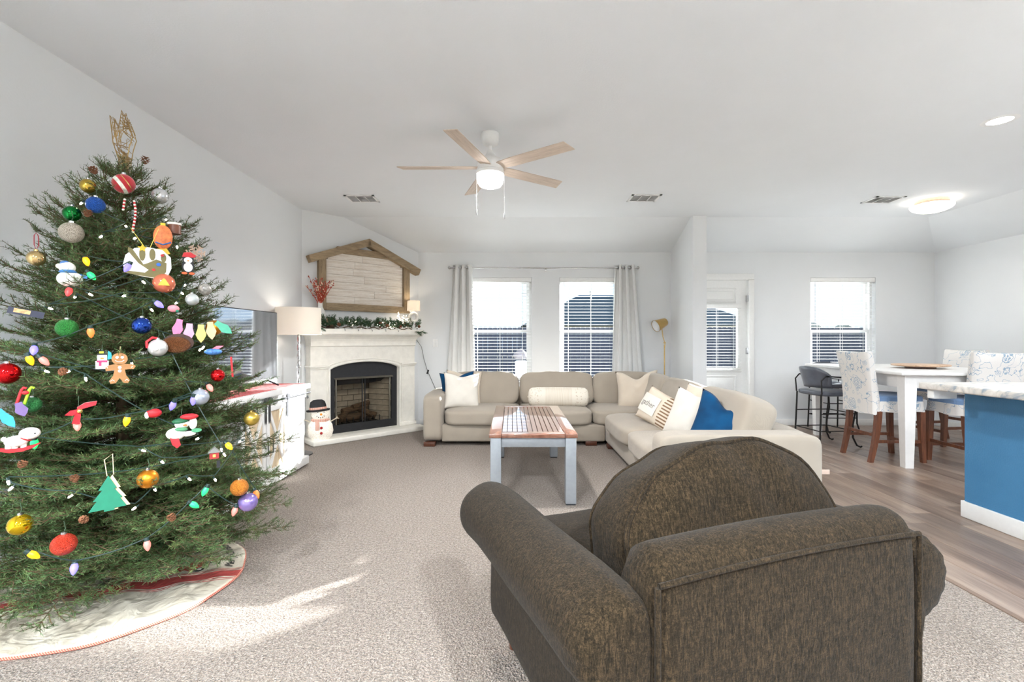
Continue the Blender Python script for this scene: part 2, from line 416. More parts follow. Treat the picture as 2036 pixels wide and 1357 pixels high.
def blind(X, z0, z1, y, label, tilt=0.0, pitch=.0445, wand=True, dep=.05):
    x0, x1 = X; w = x1 - x0 - .01; cx = (x0 + x1) / 2
    t = thing('window_blind', label, 'window blind', (cx, y, z1))
    MB().rbox((0, -.004, -.03), (w, .055, .058), .004).build('head_rail', M['slat'], t)
    b = MB()
    prof = [(-dep / 2, 0), (-dep / 4, .0018), (0, .0024), (dep / 4, .0018), (dep / 2, 0)]
    poly = [(a, c + .0013) for a, c in prof] + [(a, c - .0013) for a, c in prof[::-1]]
    b.prism(poly, -w / 2 + .004, w / 2 - .004, ax='x')
    me = b.mesh('slat', M['slat']); z = -.058 - pitch * .6
    zb = z0 - z1 + .03
    while z > zb:
        place('slat', me, t, (0, 0, z), (tilt, 0, 0)); z -= pitch
    MB().rbox((0, 0, zb - .006), (w - .008, .05, .016), .004).build('bottom_rail', M['slat'], t)
    for fx in (-.36, 0, .36):
        for yy in (-dep / 2 - .001, dep / 2 + .001):
            MB().box((w * fx, yy, (zb - .06) / 2), (.004, .0012, abs(zb + .06))).build('ladder_cord', M['slat'], t)
    if wand:
        MB().tube([(-w / 2 + .06, -.035, -.06), (-w / 2 + .06, -.035, -.70)], .004, 6).build('wand', plain('clear_grey_wand', (.35, .37, .4, 1), .3), t)
    return t
blind(W1, WZ[0] + .02, WZ[1], YB + .035, 'white slatted blind hanging in window beside left curtain')
blind(W2, WZ[0] + .02, WZ[1], YB + .035, 'white slatted blind hanging in window beside right curtain')
blind(W3, WZ[0] + .02, WZ[1], YB + .035, 'white slatted blind hanging behind the dining table')
blind((GX[0] - .03, GX[1] + .03), GZ[0] - .02, GZ[1] + .05, YB - .005, 'narrow white slatted blind mounted on the back door', wand=False, pitch=.04)

# door
d = thing('door_1', 'white panelled back door with a half window and hinges', 'door'); d['kind'] = 'structure'
yd = YB + .04
def slab_cells():
    b = MB()
    for q in ((DR[0] + .03, GX[0], 0.01, DZ - .02), (GX[1], DR[1] - .03, .01, DZ - .02), (GX[0], GX[1], .01, GZ[0]), (GX[0], GX[1], GZ[1], DZ - .02)):
        b.bx(q[0], q[1], yd, yd + .045, q[2], q[3])
    return b
slab_cells().build('door_slab', M['trim'], d)
for za, zb in ((1.74, 1.94), (.42, .70), (.12, .36)):
    b = MB(); x0, x1, t = GX[0] + .02, GX[1] - .02, .018
    for q in ((x0, x1, zb - t, zb), (x0, x1, za, za + t), (x0, x0 + t, za, zb), (x1 - t, x1, za, zb)): b.rbox(((q[0] + q[1]) / 2, yd, (q[2] + q[3]) / 2), (q[1] - q[0], .016, q[3] - q[2]), .004)
    b.rbox(((x0 + x1) / 2, yd, (za + zb) / 2), (x1 - x0 - .08, .012, zb - za - .08), .004)
    b.build('raised_panel', M['trim'], d)
b = MB(); t = .045; x0, x1, za, zb = GX[0] - .02, GX[1] + .02, GZ[0] - .02, GZ[1] + .02
for q in ((x0, x1, zb - .02, zb + .03), (x0 - .02, x1 + .03, za - .03, za + .01), (x0, x0 + .03, za, zb), (x1 - .03, x1, za, zb)): b.rbox(((q[0] + q[1]) / 2, yd - .005, (q[2] + q[3]) / 2), (q[1] - q[0], .022, q[3] - q[2]), .005)
b.build('glazing_frame', M['trim'], d)
MB().bx(GX[0], GX[1], yd + .02, yd + .024, *GZ).build('pane', M['glass'], d)
b = MB()
for q in ((DR[0] - .05, DR[0] + .03, 0, DZ - .016), (DR[1] - .03, DR[1] + .05, 0, DZ - .016), (DR[0] - .05, DR[1] + .05, DZ - .015, DZ + .07)):
    b.rbox(((q[0] + q[1]) / 2, YB - .004, (q[2] + q[3]) / 2), (q[1] - q[0], .03, q[3] - q[2]), .006)
b.bx(DR[0], DR[0] + .03, YB, YB + .15, 0, DZ); b.bx(DR[1] - .03, DR[1], YB, YB + .15, 0, DZ); b.bx(DR[0], DR[1], YB, YB + .15, DZ - .02, DZ)
b.build('door_casing', M['trim'], d)
for z in (1.79, 1.05, .25):
    b = MB(); b.rbox((DR[1] - .032, YB + .018, z), (.03, .045, .09), .003); b.cyl((DR[1] - .03, YB - .012, z - .045), .006, .09, 8); b.build('hinge', M['chrome'], d)
b = MB(); b.lathe([(0, 0), (.03, 0), (.03, .006), (.012, .01), (.012, .03), (.026, .045), (.026, .06), (0, .068)], (0, 0, 0), 16, TR((DR[0] + .09, yd, .93), rx=PI / 2)); b.build('door_knob', M['chrome'], d)

# curtains and rod
rod = thing('curtain_rod', 'thin nickel curtain rod spanning both windows', 'curtain rod', (0, YB - .10, 2.208))
MB().tube([(-.86, 0, 0), (1.74, 0, 0)], .011, 10).build('rod', M['chrome'], rod)
for x in (-.87, 1.75): MB().ball((x, 0, 0), .022, 12, 8).build('finial', M['chrome'], rod)
for x in (-.78, .475, 1.68):
    b = MB(); b.rbox((x, .05, 0), (.012, .1, .012), .002); b.rbox((x, .094, -.005), (.025, .008, .06), .002); b.build('bracket', M['chrome'], rod)
def curtain(xt0, xt1, xb0, xb1, label, folds, seed):
    t = thing('curtain', label, 'curtain', (0, YB - .10, 0)); rg = random.Random(seed)
    nu, nv = folds * 10 + 1, 26; ph = rg.uniform(0, 1)
    def fn(i, j):
        u = i / (nu - 1); v = j / (nv - 1); z = 2.25 - v * 2.22
        x = (xt0 + (xt1 - xt0) * u) * (1 - v) + (xb0 + (xb1 - xb0) * u) * v
        a = .042 * (1 - .2 * v) * math.sin(2 * PI * (folds * u) + ph * .0) + .01 * v * math.sin(7 * u + 3 * v + seed)
        return (x + .012 * math.cos(4 * PI * folds * u), a * (.9 if v < .97 else .8) + .0, z)
    b = MB(); b.grid(nu, nv, fn)
    o = b.build('cloth', M['curtain'], t); so = o.modifiers.new('thickness', 'SOLIDIFY'); so.thickness = .003
    for k in range(folds * 2):
        u = k / (2 * folds) + .25 / folds * 0 ; x = xt0 + (xt1 - xt0) * u
        if k == 0: continue
        b = MB(); b.lathe([(.016, -.002), (.024, -.002), (.024, .002), (.016, .002), (.016, -.002)], (0, 0, 0), 16, TR((x, 0, 0), ry=PI / 2) @ TR(rz=0)); b.build('grommet', M['steel'], t, (0, 0, 2.208))
curtain(-.83, -.565, -.95, -.50, 'white grommet curtain drawn beside the light switch', 3, 2)
curtain(1.43, 1.69, 1.36, 1.86, 'white grommet curtain drawn beside the brass lamp', 3, 5)

# ceiling vents
def vent(x, y, label, flip=1):
    t = thing('ceiling_vent', label, 'air vent', (x, y, HC))
    b = MB(); w, dd = .32, .25
    for q in ((-w / 2, w / 2, dd / 2 - .025, dd / 2), (-w / 2, w / 2, -dd / 2, -dd / 2 + .025), (-w / 2, -w / 2 + .025, -dd / 2, dd / 2), (w / 2 - .025, w / 2, -dd / 2, dd / 2), (-.05, -.042, -dd / 2, dd / 2), (.05, .058, -dd / 2, dd / 2)):
        b.bx(q[0], q[1], q[2], q[3], -.008, 0)
    b.build('vent_frame', M['white'], t)
    MB().bx(-w / 2 + .02, w / 2 - .02, -dd / 2 + .02, dd / 2 - .02, -.0015, -.0005).build('duct_shadow', M['steel'], t)
    for i in range(9):
        yy = -dd / 2 + .035 + i * .0225
        MB().box((0, 0, 0), (w - .05 if i % 3 else w - .05, .016, .0015)).build('louver', M['white'], t, (0, yy, -.005), (R(-38) * flip, 0, 0))
vent(-1.63, 5.2, 'small white ceiling vent above the fireplace corner', -1); vent(1.43, 5.18, 'small white ceiling vent above the sectional sofa', -1); vent(4.07, 5.24, 'small white ceiling vent beside the flush dining light', -1)

# wall plates
def plate(x, z, label, name, two):
    t = thing(name, label, 'wall plate', (x, YB, z))
    MB().rbox((0, -.003, 0), (.072, .006, .116), .003).build('plate', M['white'], t)
    if two:
        for dz in (-.028, .028): MB().rbox((0, -.007, dz), (.034, .004, .034), .004).build('socket_face', M['trim'], t)
    else: MB().rbox((0, -.01, 0), (.012, .012, .024), .003).build('toggle', M['trim'], t)
plate(-1.08, 1.16, 'white light switch plate beside the left curtain', 'light_switch', False)
plate(4.61, .29, 'white wall outlet under the dining window', 'wall_outlet', True)

# recessed and flush ceiling lamps, plus unseen spots added as fill
def downlight(x, y, label, en):
    t = thing('recessed_or_fill_light', label, 'ceiling light', (x, y, HC), 0, None if y > 3 else ('added fill lights over the kitchen' if x > 2 else 'added fill lights behind the armchair'))
    MB().lathe([(.072, -.004), (.098, -.002), (.102, 0), (.07, 0.001), (.066, .03)], (0, 0, 0), 28).build('trim_ring', M['white'], t)
    MB().lathe([(0, -.001), (.07, -.001), (.068, .012), (0, .012)], (0, 0, 0), 28).build('lens', M['lens'], t)
    L = bpy.data.lights.new('downlight_lamp', 'SPOT'); L.energy = en; L.spot_size = R(165); L.spot_blend = .7; L.shadow_soft_size = .07; L.color = (.88, .95, 1)
    o = bpy.data.objects.new('downlight_lamp', L); COL.objects.link(o); o.parent = t; o.location = (0, 0, -.02)
M['lens'] = emis('lit_frosted_lens', (1, .97, .92), 4)
for x, y in ((3.435, 3.364), (3.435, 1.3), (3.435, -.9), (4.9, 1.3), (4.9, -.9), (-1.3, -.6), (.9, -.6), (-1.3, -2.2), (.9, -2.2)):  # only the first is a visible fixture, the others are added fill lights
    downlight(x, y, ('unseen round fill light added over the kitchen work area' if x > 2 else 'unseen round fill light added over the floor behind the armchair') if y != 3.364 else 'round recessed ceiling light above the kitchen peninsula', (300 if x < 2 else 85) if y < 3 else 20)
t = thing('flush_ceiling_light', 'glowing bowl ceiling light with brushed band above dining table', 'ceiling light', (4.63, 5.27, HC))
MB().lathe([(0, 0), (.15, 0), (.155, -.045), (.15, -.05), (.13, -.05), (0, -.05)], (0, 0, 0), 32).build('metal_band', plain('warm_nickel', (.65, .5, .38, 1), .3, 1), t)
MB().lathe([(.148, -.045)] + [(.195 * math.cos(a), -.06 - .075 * math.sin(a)) for a in [PI / 2 * i / 8 for i in range(8)]] + [(0, -.135)], (0, 0, 0), 32).build('glass_bowl', emis('lit_white_bowl', (1, .93, .82), 2.4), t)
L = bpy.data.lights.new('flush_lamp', 'SPOT'); L.energy = 16; L.spot_size = R(170); L.spot_blend = .6; L.shadow_soft_size = .15; L.color = (1, .95, .88)
o = bpy.data.objects.new('flush_lamp', L); COL.objects.link(o); o.parent = t; o.location = (0, 0, -.15)

# ceiling fan
fan = thing('ceiling_fan', 'white five-blade ceiling fan with lit bowl and pull chains', 'ceiling fan', (-.163, 3.58, HC))
MB().lathe([(0, 0), (.066, 0), (.067, -.05), (.06, -.075), (.035, -.092), (0, -.092)], (0, 0, 0), 28).build('canopy', M['white'], fan)
MB().tube([(0, 0, -.09), (0, 0, -.14)], .014, 12).build('downrod', M['white'], fan)
MB().lathe([(0, -.125), (.02, -.125), (.03, -.15), (.045, -.175), (.085, -.195), (.098, -.215), (.10, -.275), (.095, -.28), (0, -.28)], (0, 0, 0), 32).build('motor_housing', M['white'], fan)
MB().lathe([(0, -.28), (.098, -.28), (.104, -.285), (.104, -.305), (.098, -.31), (0, -.31)], (0, 0, 0), 32).build('light_kit_ring', M['white'], fan)
MB().lathe([(.10, -.31), (.101, -.33), (.094, -.37), (.08, -.39), (.05, -.402), (0, -.405)], (0, 0, 0), 32).build('light_bowl', emis('lit_fan_bowl', (1, .97, .93), 3.2), fan)
bladem = woodm('washed_oak_blade', srgb(186, 168, 152), srgb(222, 206, 190), (2, 26, 26), .5, .08)
b = MB(); b.prism([(.09, -.045), (.20, -.056), (.665, -.064), (.69, .045), (.20, .05), (.09, .04)], -.003, .003, ax='z'); bme = b.mesh('blade', bladem)
b = MB(); b.rbox((.10, 0, -.006), (.10, .05, .006), .002); bi = b.mesh('blade_iron', M['white'])
for k in range(5):
    a = R(180 + 72 * k)
    o = place('blade', bme, fan, (0, 0, -.255), (R(-11), 0, a)); o.rotation_mode = 'XYZ'
    place('blade_iron', bi, o, (0, 0, .008))
for x, y, z in ((-.10, -.02, -.585), (.105, -.02, -.615)):
    c = MB().tube([(x, y, -.3), (x, y, z)], .0010, 5).build('pull_chain', M['chrome'], fan)
    MB().lathe([(0, 0), (.005, .002), (.006, .03), (.003, .045), (0, .046)], (x, y, z - .03), 8).build('chain_pull', M['chrome'], c)
L = bpy.data.lights.new('fan_lamp', 'SPOT'); L.energy = 85; L.spot_size = R(172); L.spot_blend = .5; L.shadow_soft_size = .09; L.color = (1, .99, .97)
o = bpy.data.objects.new('fan_lamp', L); COL.objects.link(o); o.parent = fan; o.location = (0, 0, -.42)

# ------------------------------------------------------------------ outdoors behind the windows
gm = Mat('winter_lawn'); gm.col(gm.ramp(gm.noise(3, 5), [(.3, srgb(110, 104, 74)), (.7, srgb(150, 140, 104))])).set(rough=1)
tag(MB().bx(-40, 60, YB + .17, 90, -.35, -.2).build('lawn', gm.m), 'dry winter lawn behind the house', 'lawn', None, 'structure')
tag(MB().bx(-40, 60, -60, YF - .3, -.35, -.2).build('front_lawn', gm.m), 'dry winter lawn on the street side', 'lawn', None, 'structure')
fence = thing('wooden_fence', 'tall grey-brown board fence beyond the windows', 'fence', (0, 14, -.2))
fm = woodm('fence_board_wood', srgb(46, 50, 64), srgb(64, 68, 82), (14, 14, 1.5), .9)
b = MB(); b.prism([(-.069, 0), (.069, 0), (.069, 1.76), (.04, 1.8), (-.04, 1.8), (-.069, 1.76)], -.009, .009); fme = b.mesh('fence_board', fm)
for i in range(150): place('fence_board', fme, fence, (-5.5 + i * .143, random.Random(i).uniform(-.004, .004), 0))
for z in (.35, 1.0, 1.55): MB().bx(-5.6, 16, .02, .06, z - .045, z + .045).build('fence_rail', fm, fence)
for i in range(9): MB().bx(-5.5 + i * 2.44, -5.41 + i * 2.44, .02, .11, 0, 1.75).build('fence_post', fm, fence)
h = thing('neighbour_house', 'single-storey house with grey hip roof beyond the fence', 'house', (0, 30, -.2))
rm = plain('grey_shingle', srgb(58, 70, 80), .9, 0, 14, .15, .3, 30); wm = plain('pale_house_siding', srgb(196, 190, 182), .8)
MB().bx(1.2, 15, 0, 10, 0, 2.5).build('house_wall', wm, h)
b = MB(); b.add([(.6, -.6, 2.35), (15.6, -.6, 2.35), (15.6, 10.6, 2.35), (.6, 10.6, 2.35), (4.9, 5, 4.75), (12, 5, 4.75)], [(0, 1, 5, 4), (1, 2, 5), (2, 3, 4, 5), (3, 0, 4), (0, 3, 2, 1)]); b.build('hip_roof', rm, h)
MB().cyl((5.6, 4, 4.2), .06, .75, 10).build('roof_vent', M['steel'], h)
for x in (3.0, 6.5, 10): MB().bx(x, x + .9, -.02, .02, 1.0, 2.1).build('house_window', M['steel'], h)
tl = plain('bare_tree_foliage', srgb(150, 150, 140), 1, 0, 3, .2)
for i, (x, y, r, lab) in enumerate(((21, 44, 1.3, 'wide distant bare tree beyond the fence'), (26.5, 44, 2.0, 'tallest distant bare tree beyond the fence'), (32, 46, 1.5, 'low distant bare tree at far end of the fence'))):
    t = thing('garden_tree', lab, 'tree', (x, y, -.2))
    MB().cyl((0, 0, 0), .15, 2.0, 8, r2=.08).build('trunk', M['darkwood'], t)
    b = MB(); rr = random.Random(i)
    for k in range(7): b.ball((rr.uniform(-1, 1) * r * .7, rr.uniform(-.5, .5), 1.6 + rr.uniform(0, .9) * r * .6), r * rr.uniform(.35, .6), 10, 7)
    b.build('crown', tl, t)
t = thing('patio_heater', 'pale round post with dark domed cap on the patio', 'patio heater', (.165, 9.0, -.2))
MB().lathe([(0, 0), (.18, 0), (.17, .03), (.12, .05), (.10, .5), (.11, 1.0), (.09, 1.02), (0, 1.02)], (0, 0, 0), 20).build('body', plain('pale_grey_metal', (.55, .6, .62, 1), .5), t)
MB().lathe([(0, 1.25), (.05, 1.22), (.13, 1.15), (.15, 1.1), (.10, 1.05), (0, 1.05)], (0, 0, 0), 20).build('cap', plain('brown_metal_cap', (.10, .09, .10, 1), .5), t)
t = thing('patio_slab', 'concrete patio slab outside the back door', 'patio', (0, 0, 0)); t['kind'] = 'structure'
MB().bx(-1.5, 6.2, YB + .17, 9.8, -.21, -.17).build('slab', plain('concrete', (.5, .5, .48, 1), .9), t)

# ------------------------------------------------------------------ soft furnishing helpers
def loft(b, loops, Mx=None, mi=0, caps=True):
    n = len(loops[0]); vv = [Vector(p) for l in loops for p in l]; ff = []
    for i in range(len(loops) - 1):
        for k in range(n):
            j = (k + 1) % n; ff.append((i * n + k, i * n + j, (i + 1) * n + j, (i + 1) * n + k))
    if caps: ff.append(tuple(range(n))[::-1]); ff.append(tuple((len(loops) - 1) * n + k for k in range(n)))
    return b.add(vv, ff, Mx, mi, True)
def smooth_loop(pts, n=40):
    """closed Catmull-Rom through 2-D points"""
    out = []; m = len(pts)
    for i in range(n):
        t = i / n * m; k = int(t); u = t - k
        p0, p1, p2, p3 = (pts[(k + q) % m] for q in (-1, 0, 1, 2))
        out.append(tuple(.5 * (2 * p1[c] + (p2[c] - p0[c]) * u + (2 * p0[c] - 5 * p1[c] + 4 * p2[c] - p3[c]) * u * u + (3 * p1[c] - p0[c] - 3 * p2[c] + p3[c]) * u ** 3) for c in (0, 1)))
    return out
def pillow_mb(w, h, t, chop=0.0, n=22, pin=.10, seed=0, wr=.006):
    b = MB(); rg = random.Random(seed); ph = [rg.uniform(0, 6) for _ in range(4)]
    def fn(sg):
        def g(i, j):
            u, v = 2 * i / n - 1, 2 * j / n - 1
            x = u * w / 2 * (1 - pin * (1 - v * v)); z = v * h / 2 * (1 - pin * (1 - u * u))
            y = t / 2 * max(0, (1 - u ** 4) * (1 - v ** 4)) ** .55 * (1 - .25 * (u * u + v * v) / 2)
            y += wr * math.sin(9 * u + ph[0]) * math.sin(8 * v + ph[1]) * (1 - u * u) * (1 - v * v)
            if chop:
                e = math.exp(-(u / .42) ** 2) * max(0, (v + .3) / 1.3) ** 1.6; z -= chop * e; y *= 1 - .25 * e
            return (x, sg * y, z)
        return g
    b.grid(n + 1, n + 1, fn(-1)); b.grid(n + 1, n + 1, fn(1)); b.weld = True
    return b
_mesh0 = MB.mesh
def _mesh(s, name, mats):
    me = _mesh0(s, name, mats)
    if getattr(s, 'weld', False):
        bm = bmesh.new(); bm.from_mesh(me); bmesh.ops.remove_doubles(bm, verts=bm.verts, dist=1e-5)
        bmesh.ops.recalc_face_normals(bm, faces=bm.faces); bm.to_mesh(me); bm.free()
        me.polygons.foreach_set('use_smooth', [True] * len(me.polygons)); me.update()
    return me
MB.mesh = _mesh
def text_mesh(txt, size, ext=.0008, shear=.0):
    c = bpy.data.curves.new('lettering', 'FONT'); c.body = txt; c.size = size; c.extrude = ext; c.shear = shear; c.align_x = 'CENTER'; c.align_y = 'CENTER'; c.resolution_u = 3
    o = bpy.data.objects.new('lettering_tmp', c); COL.objects.link(o)
    dg = bpy.context.evaluated_depsgraph_get(); me = bpy.data.meshes.new_from_object(o.evaluated_get(dg))
    bpy.data.objects.remove(o); bpy.data.curves.remove(c); return me

# ------------------------------------------------------------------ sectional sofa
SF = M['sofa']
sofa = thing('sectional_sofa', 'large greige L-shaped sectional sofa with loose cushions', 'sofa', (.5, 5.4, 0))
def sp(name, mb, mat=SF): return mb.build(name, mat, sofa, (-.5, -5.4, 0))
sp('base', MB().rbox((.13, 5.92, .14), (1.86, 1.0, .19), .02))
sp('base', MB().rbox((1.53, 4.755, .14), (.93, 3.30, .19), .02))
sp('arm', MB().soft((-.90, 5.905, .315), (.225, 1.07, .53), 9, 14))
sp('arm', MB().soft((1.49, 3.195, .315), (1.06, .225, .53), 11, 16))
sp('back_frame', MB().soft((.5, 6.35, .315), (2.9, .19, .53), 11, 14))
sp('back_frame', MB().soft((1.92, 4.80, .315), (.20, 3.28, .53), 11, 14))
zs_ = .315
for i, (x, y, a, c) in enumerate(((-.345, 5.80, .885, .86), (.51, 5.80, .825, .86), (1.37, 5.82, .89, .88), (1.42, 4.76, .86, 1.0), (1.42, 3.79, .86, .96))):
    sp('seat_cushion', MB().soft((x, y, zs_), (a, c, .19), 6, 16, crown=.12, noise=.003, seed=i))
def back_cushion(x, y, w, rz, tilt, seed, h=.42, t=.25, z=.575):
    b = MB(); b.soft((0, 0, 0), (w, t, h), 5.5, 20, noise=.004, seed=seed, crown=.06)
    o = sp('back_cushion', b); o.location = (x - .5, y - 5.4, z); o.rotation_euler = (tilt, 0, rz); return o
back_cushion(-.36, 6.10, .90, 0, R(-14), 1); back_cushion(.57, 6.10, .93, 0, R(-14), 2); back_cushion(1.43, 6.10, .82, 0, R(-12), 3)
back_cushion(1.70, 3.78, .95, R(-90), R(-20), 4, .43, .27); back_cushion(1.70, 4.72, .94, R(-90), R(-20), 5, .43, .27); back_cushion(1.70, 5.60, .84, R(-90), R(-18), 6, .43, .27)
for x, y in ((-.93, 5.42), (.9, 5.47), (-.93, 6.38), (1.9, 6.38), (1.12, 3.2), (1.92, 3.2), (1.12, 5.3)):
    sp('foot', MB().rbox((x, y, .025), (.13, .10, .05), .006), M['darkwood'])
sp('care_tag', MB().rbox((2.035, 3.10, .34), (.05, .004, .03), .001), fabric('pinkish_tag', srgb(200, 176, 160)))

def pillow(name, label, mat, x, y, z, w, h, t, rz, tilt, chop=0, roll=0, seed=0, cat='pillow', group=None):
    o = pillow_mb(w, h, t, chop, seed=seed).build(name, mat, None, (x, y, z), (tilt, roll, rz))
    return tag(o, label, cat, group)
# left end of the sofa
pillow('throw_pillow', 'white linen throw pillow leaning in front of the blue one', M['linen_white'], -.60, 5.70, .595, .44, .44, .15, R(20), R(-16), .03, R(4), 1)
pillow('throw_pillow', 'blue velvet throw pillow tucked behind a white one', M['velvet'], -.66, 5.86, .60, .43, .43, .12, R(14), R(-16), .04, R(-3), 2)
pillow('throw_pillow', 'cream throw pillow hidden behind blue pillow at sofa arm', M['linen_beige'], -.60, 5.93, .61, .45, .44, .10, R(5), R(-16), .03, R(3), 3)
# bolster
bm_ = Mat('printed_cream_bolster')
v = bm_.vor(38); s1 = bm_.math('ABSOLUTE', bm_.math('SUBTRACT', bm_.n.new('ShaderNodeSeparateXYZ').outputs[0], 0))
sepn = [n for n in bm_.n if n.bl_idname == 'ShaderNodeSeparateXYZ'][0]; bm_.l.new(bm_.co(), sepn.inputs[0])
band = bm_.math('GREATER_THAN', s1, .20)
dots = bm_.math('MULTIPLY', bm_.math('LESS_THAN', v, .28), band)
streak = bm_.math('MULTIPLY', bm_.ramp(bm_.wave(9, bm_.co((4, .3, .3)), 6), [(.55, (0, 0, 0, 1)), (.8, (1, 1, 1, 1))]), bm_.math('LESS_THAN', s1, .16))
bm_.col(bm_.mix(bm_.math('MULTIPLY', bm_.math('MAXIMUM', dots, streak), .55), srgb(234, 226, 212), srgb(190, 168, 140))).set(rough=.9, sheen=.2).bump(bm_.noise(260, 2), .3, .003)
b = MB(); b.lathe([(0, -.36), (.05, -.358), (.09, -.345), (.11, -.315), (.116, -.25), (.118, 0), (.116, .25), (.11, .315), (.09, .345), (.05, .358), (0, .36)], (0, 0, 0), 28, None, 0, 'x')
o = tag(b.build('bolster_pillow', bm_.m, None, (.555, 5.74, .518), (0, 0, R(-3))), 'cream cylindrical bolster pillow with faint tan print', 'pillow')
for sx in (-1, 1): MB().ball((sx * .36, 0, 0), .012, 10, 6).build('end_button', M['linen_beige'], o)
pillow('throw_pillow', 'beige throw pillow with chopped top in the sofa corner', M['linen_beige'], 1.50, 5.72, .60, .50, .48, .17, R(-16), R(-16), .085, R(-4), 4)
# gather pillow
gp = Mat('tan_stripe_ticking')
sx_ = gp.n.new('ShaderNodeSeparateXYZ'); gp.l.new(gp.co(), sx_.inputs[0])
st = gp.math('GREATER_THAN', gp.math('FRACT', gp.math('MULTIPLY', sx_.outputs[2], 34)), .55)
side = gp.math('GREATER_THAN', sx_.outputs[0], .06)
dk = gp.math('MULTIPLY', st, side)
gp.col(gp.mix(dk, srgb(214, 200, 182), srgb(128, 100, 76))).set(rough=.9).bump(gp.noise(260, 2), .3, .003)
g = thing('lumbar_pillow', 'tan striped lumbar pillow with cream patch reading gather', 'pillow', (1.38, 4.42, .545)); g.rotation_euler = (R(-26), R(14), R(-68))
pillow_mb(.54, .34, .16, 0, seed=7).build('cover', gp.m, g)
b = MB(); n = 10
b.grid(n + 1, n + 1, lambda i, j: (-.23 + .25 * i / n, -(.081 * max(0, (1 - ((-.23 + .25 * i / n) / .27) ** 4) * (1 - ((-.09 + .18 * j / n) / .17) ** 4)) ** .55 * (1 - .12 * (((-.23 + .25 * i / n) / .27) ** 2 + ((-.09 + .18 * j / n) / .17) ** 2))) - .006, -.09 + .18 * j / n))
pt = b.build('patch', M['linen_white'], g)
me = text_mesh('gather', .075, .0012)
for vtx in me.vertices:
    xx, zz = vtx.co.x - .105, vtx.co.y
    yy = -(.081 * max(0, (1 - (xx / .27) ** 4) * (1 - (zz / .17) ** 4)) ** .55 * (1 - .12 * ((xx / .27) ** 2 + (zz / .17) ** 2))) - .0075 - vtx.co.z
    vtx.co = (xx, yy, zz)
me.materials.append(plain('grey_stitching', srgb(150, 145, 138), .9)); place('lettering', me, pt)
pillow('throw_pillow', 'white fuzzy throw pillow between striped and blue pillows', fabric('white_boucle', srgb(236, 230, 220), 120, .08, .8), 1.47, 3.93, .575, .42, .42, .16, R(-58), R(-22), .02, R(8), 8)
pillow('throw_pillow', 'beige throw pillow half hidden behind the white fuzzy one', M['linen_beige'], 1.62, 4.10, .60, .42, .42, .14, R(-62), R(-18), .0, R(4), 9)
pillow('throw_pillow', 'blue velvet throw pillow beside the near sofa arm', M['velvet'], 1.56, 3.53, .57, .48, .48, .17, R(-48), R(-26), .10, R(8), 10)

# ------------------------------------------------------------------ coffee table
tb = thing('coffee_table', 'slatted wood coffee table with grey metal legs', 'table', (.154, 4.195, 0))
topm = (lambda t: (t.col(t.ramp(t.noise(2, 6, t.co((14, 1.2, 14)), .5), [(.3, srgb(118, 72, 54)), (.7, srgb(150, 106, 86))])).set(rough=.25, coat=1.0), t.m)[-1])(Mat('varnished_mahogany'))
alu = plain('grey_powder_metal', srgb(150, 154, 158), .45, .3, namt=.04)
L_, W_ = 1.51, .64
for x in (-1, 1): MB().rbox((x * (W_ / 2 - .045), 0, .505), (.09, L_, .03), .004).build('top_rail', topm, tb)
for y in (-1, 1): MB().rbox((0, y * (L_ / 2 - .045), .505), (W_ - .182, .09, .03), .004).build('top_rail', topm, tb)
nsl = 12; pit = (W_ - .184) / nsl
b = MB(); b.rbox((0, 0, .5045), (pit - .004, L_ - .184, .028), .002, seg=1); sme = b.mesh('slat', topm)
for i in range(nsl): place('slat', sme, tb, (-(W_ - .184) / 2 + pit * (i + .5), 0, 0))
MB().bx(-.2, .2, -.55, .55, .472, .480).build('under_panel', M['blackmetal'], tb)
for x in (-1, 1):
    for y in (-1, 1):
        lg = MB().rbox((x * (W_ / 2 - .048), y * (L_ / 2 - .05), .25), (.078, .078, .478), .004).build('leg', alu, tb)
        MB().rbox((x * (W_ / 2 - .048), y * (L_ / 2 - .05), .006), (.07, .07, .012), .002).build('foot_pad', M['blackmetal'], lg)
for y in (-1, 1): MB().rbox((0, y * (L_ / 2 - .05), .452), (W_ - .17, .03, .07), .003).build('apron', alu, tb)
for x in (-1, 1): MB().rbox((x * (W_ / 2 - .05), 0, .452), (.03, L_ - .17, .07), .003).build('apron', alu, tb)

# ------------------------------------------------------------------ brown armchair (seen from behind)
AC = M['armchair']
ch = thing('armchair', 'oversized brown chenille armchair with rolled arms', 'armchair', (.672, 1.103, 0), R(19.6))
# back: profile (y,z) lofted along x with softened ends
bp = smooth_loop([(.0, .10), (-.005, .30), (-.008, .50), (-.004, .655), (.002, .70), (.025, .732), (.07, .744), (.115, .728), (.145, .68), (.155, .52), (.16, .30), (.16, .10)], 56)
loops = []
for i in range(29):
    u = -1 + 2 * i / 28; e = max(0, abs(u) - .90) / .10; s_ = 1 - .10 * e ** 2
    x = u * .405; camel = .012 * (1 - u * u)
    zz = lambda z: z - (.045 * e ** 2.2 if z > .5 else 0) + (camel if z > .5 else 0)
    loops.append([(x, .075 + (y - .075) * (s_ if i not in (0, 28) else .80), zz(z)) for y, z in bp])
b = MB(); loft(b, loops); back = b.build('back', AC, ch)
def curvez(x): u = x / .405; return .012 * (1 - u * u)
seam = [(x, -.005, .693 + curvez(x)) for x in [-.40 + .8 * i / 24 for i in range(25)]]
MB().tube(seam, .0065, 8).build('piping', AC, back)
for sx in (-1, 1): MB().tube([(sx * .402, -.004, z) for z in [.10 + .59 * i / 12 for i in range(13)]], .0065, 8).build('piping', AC, back)
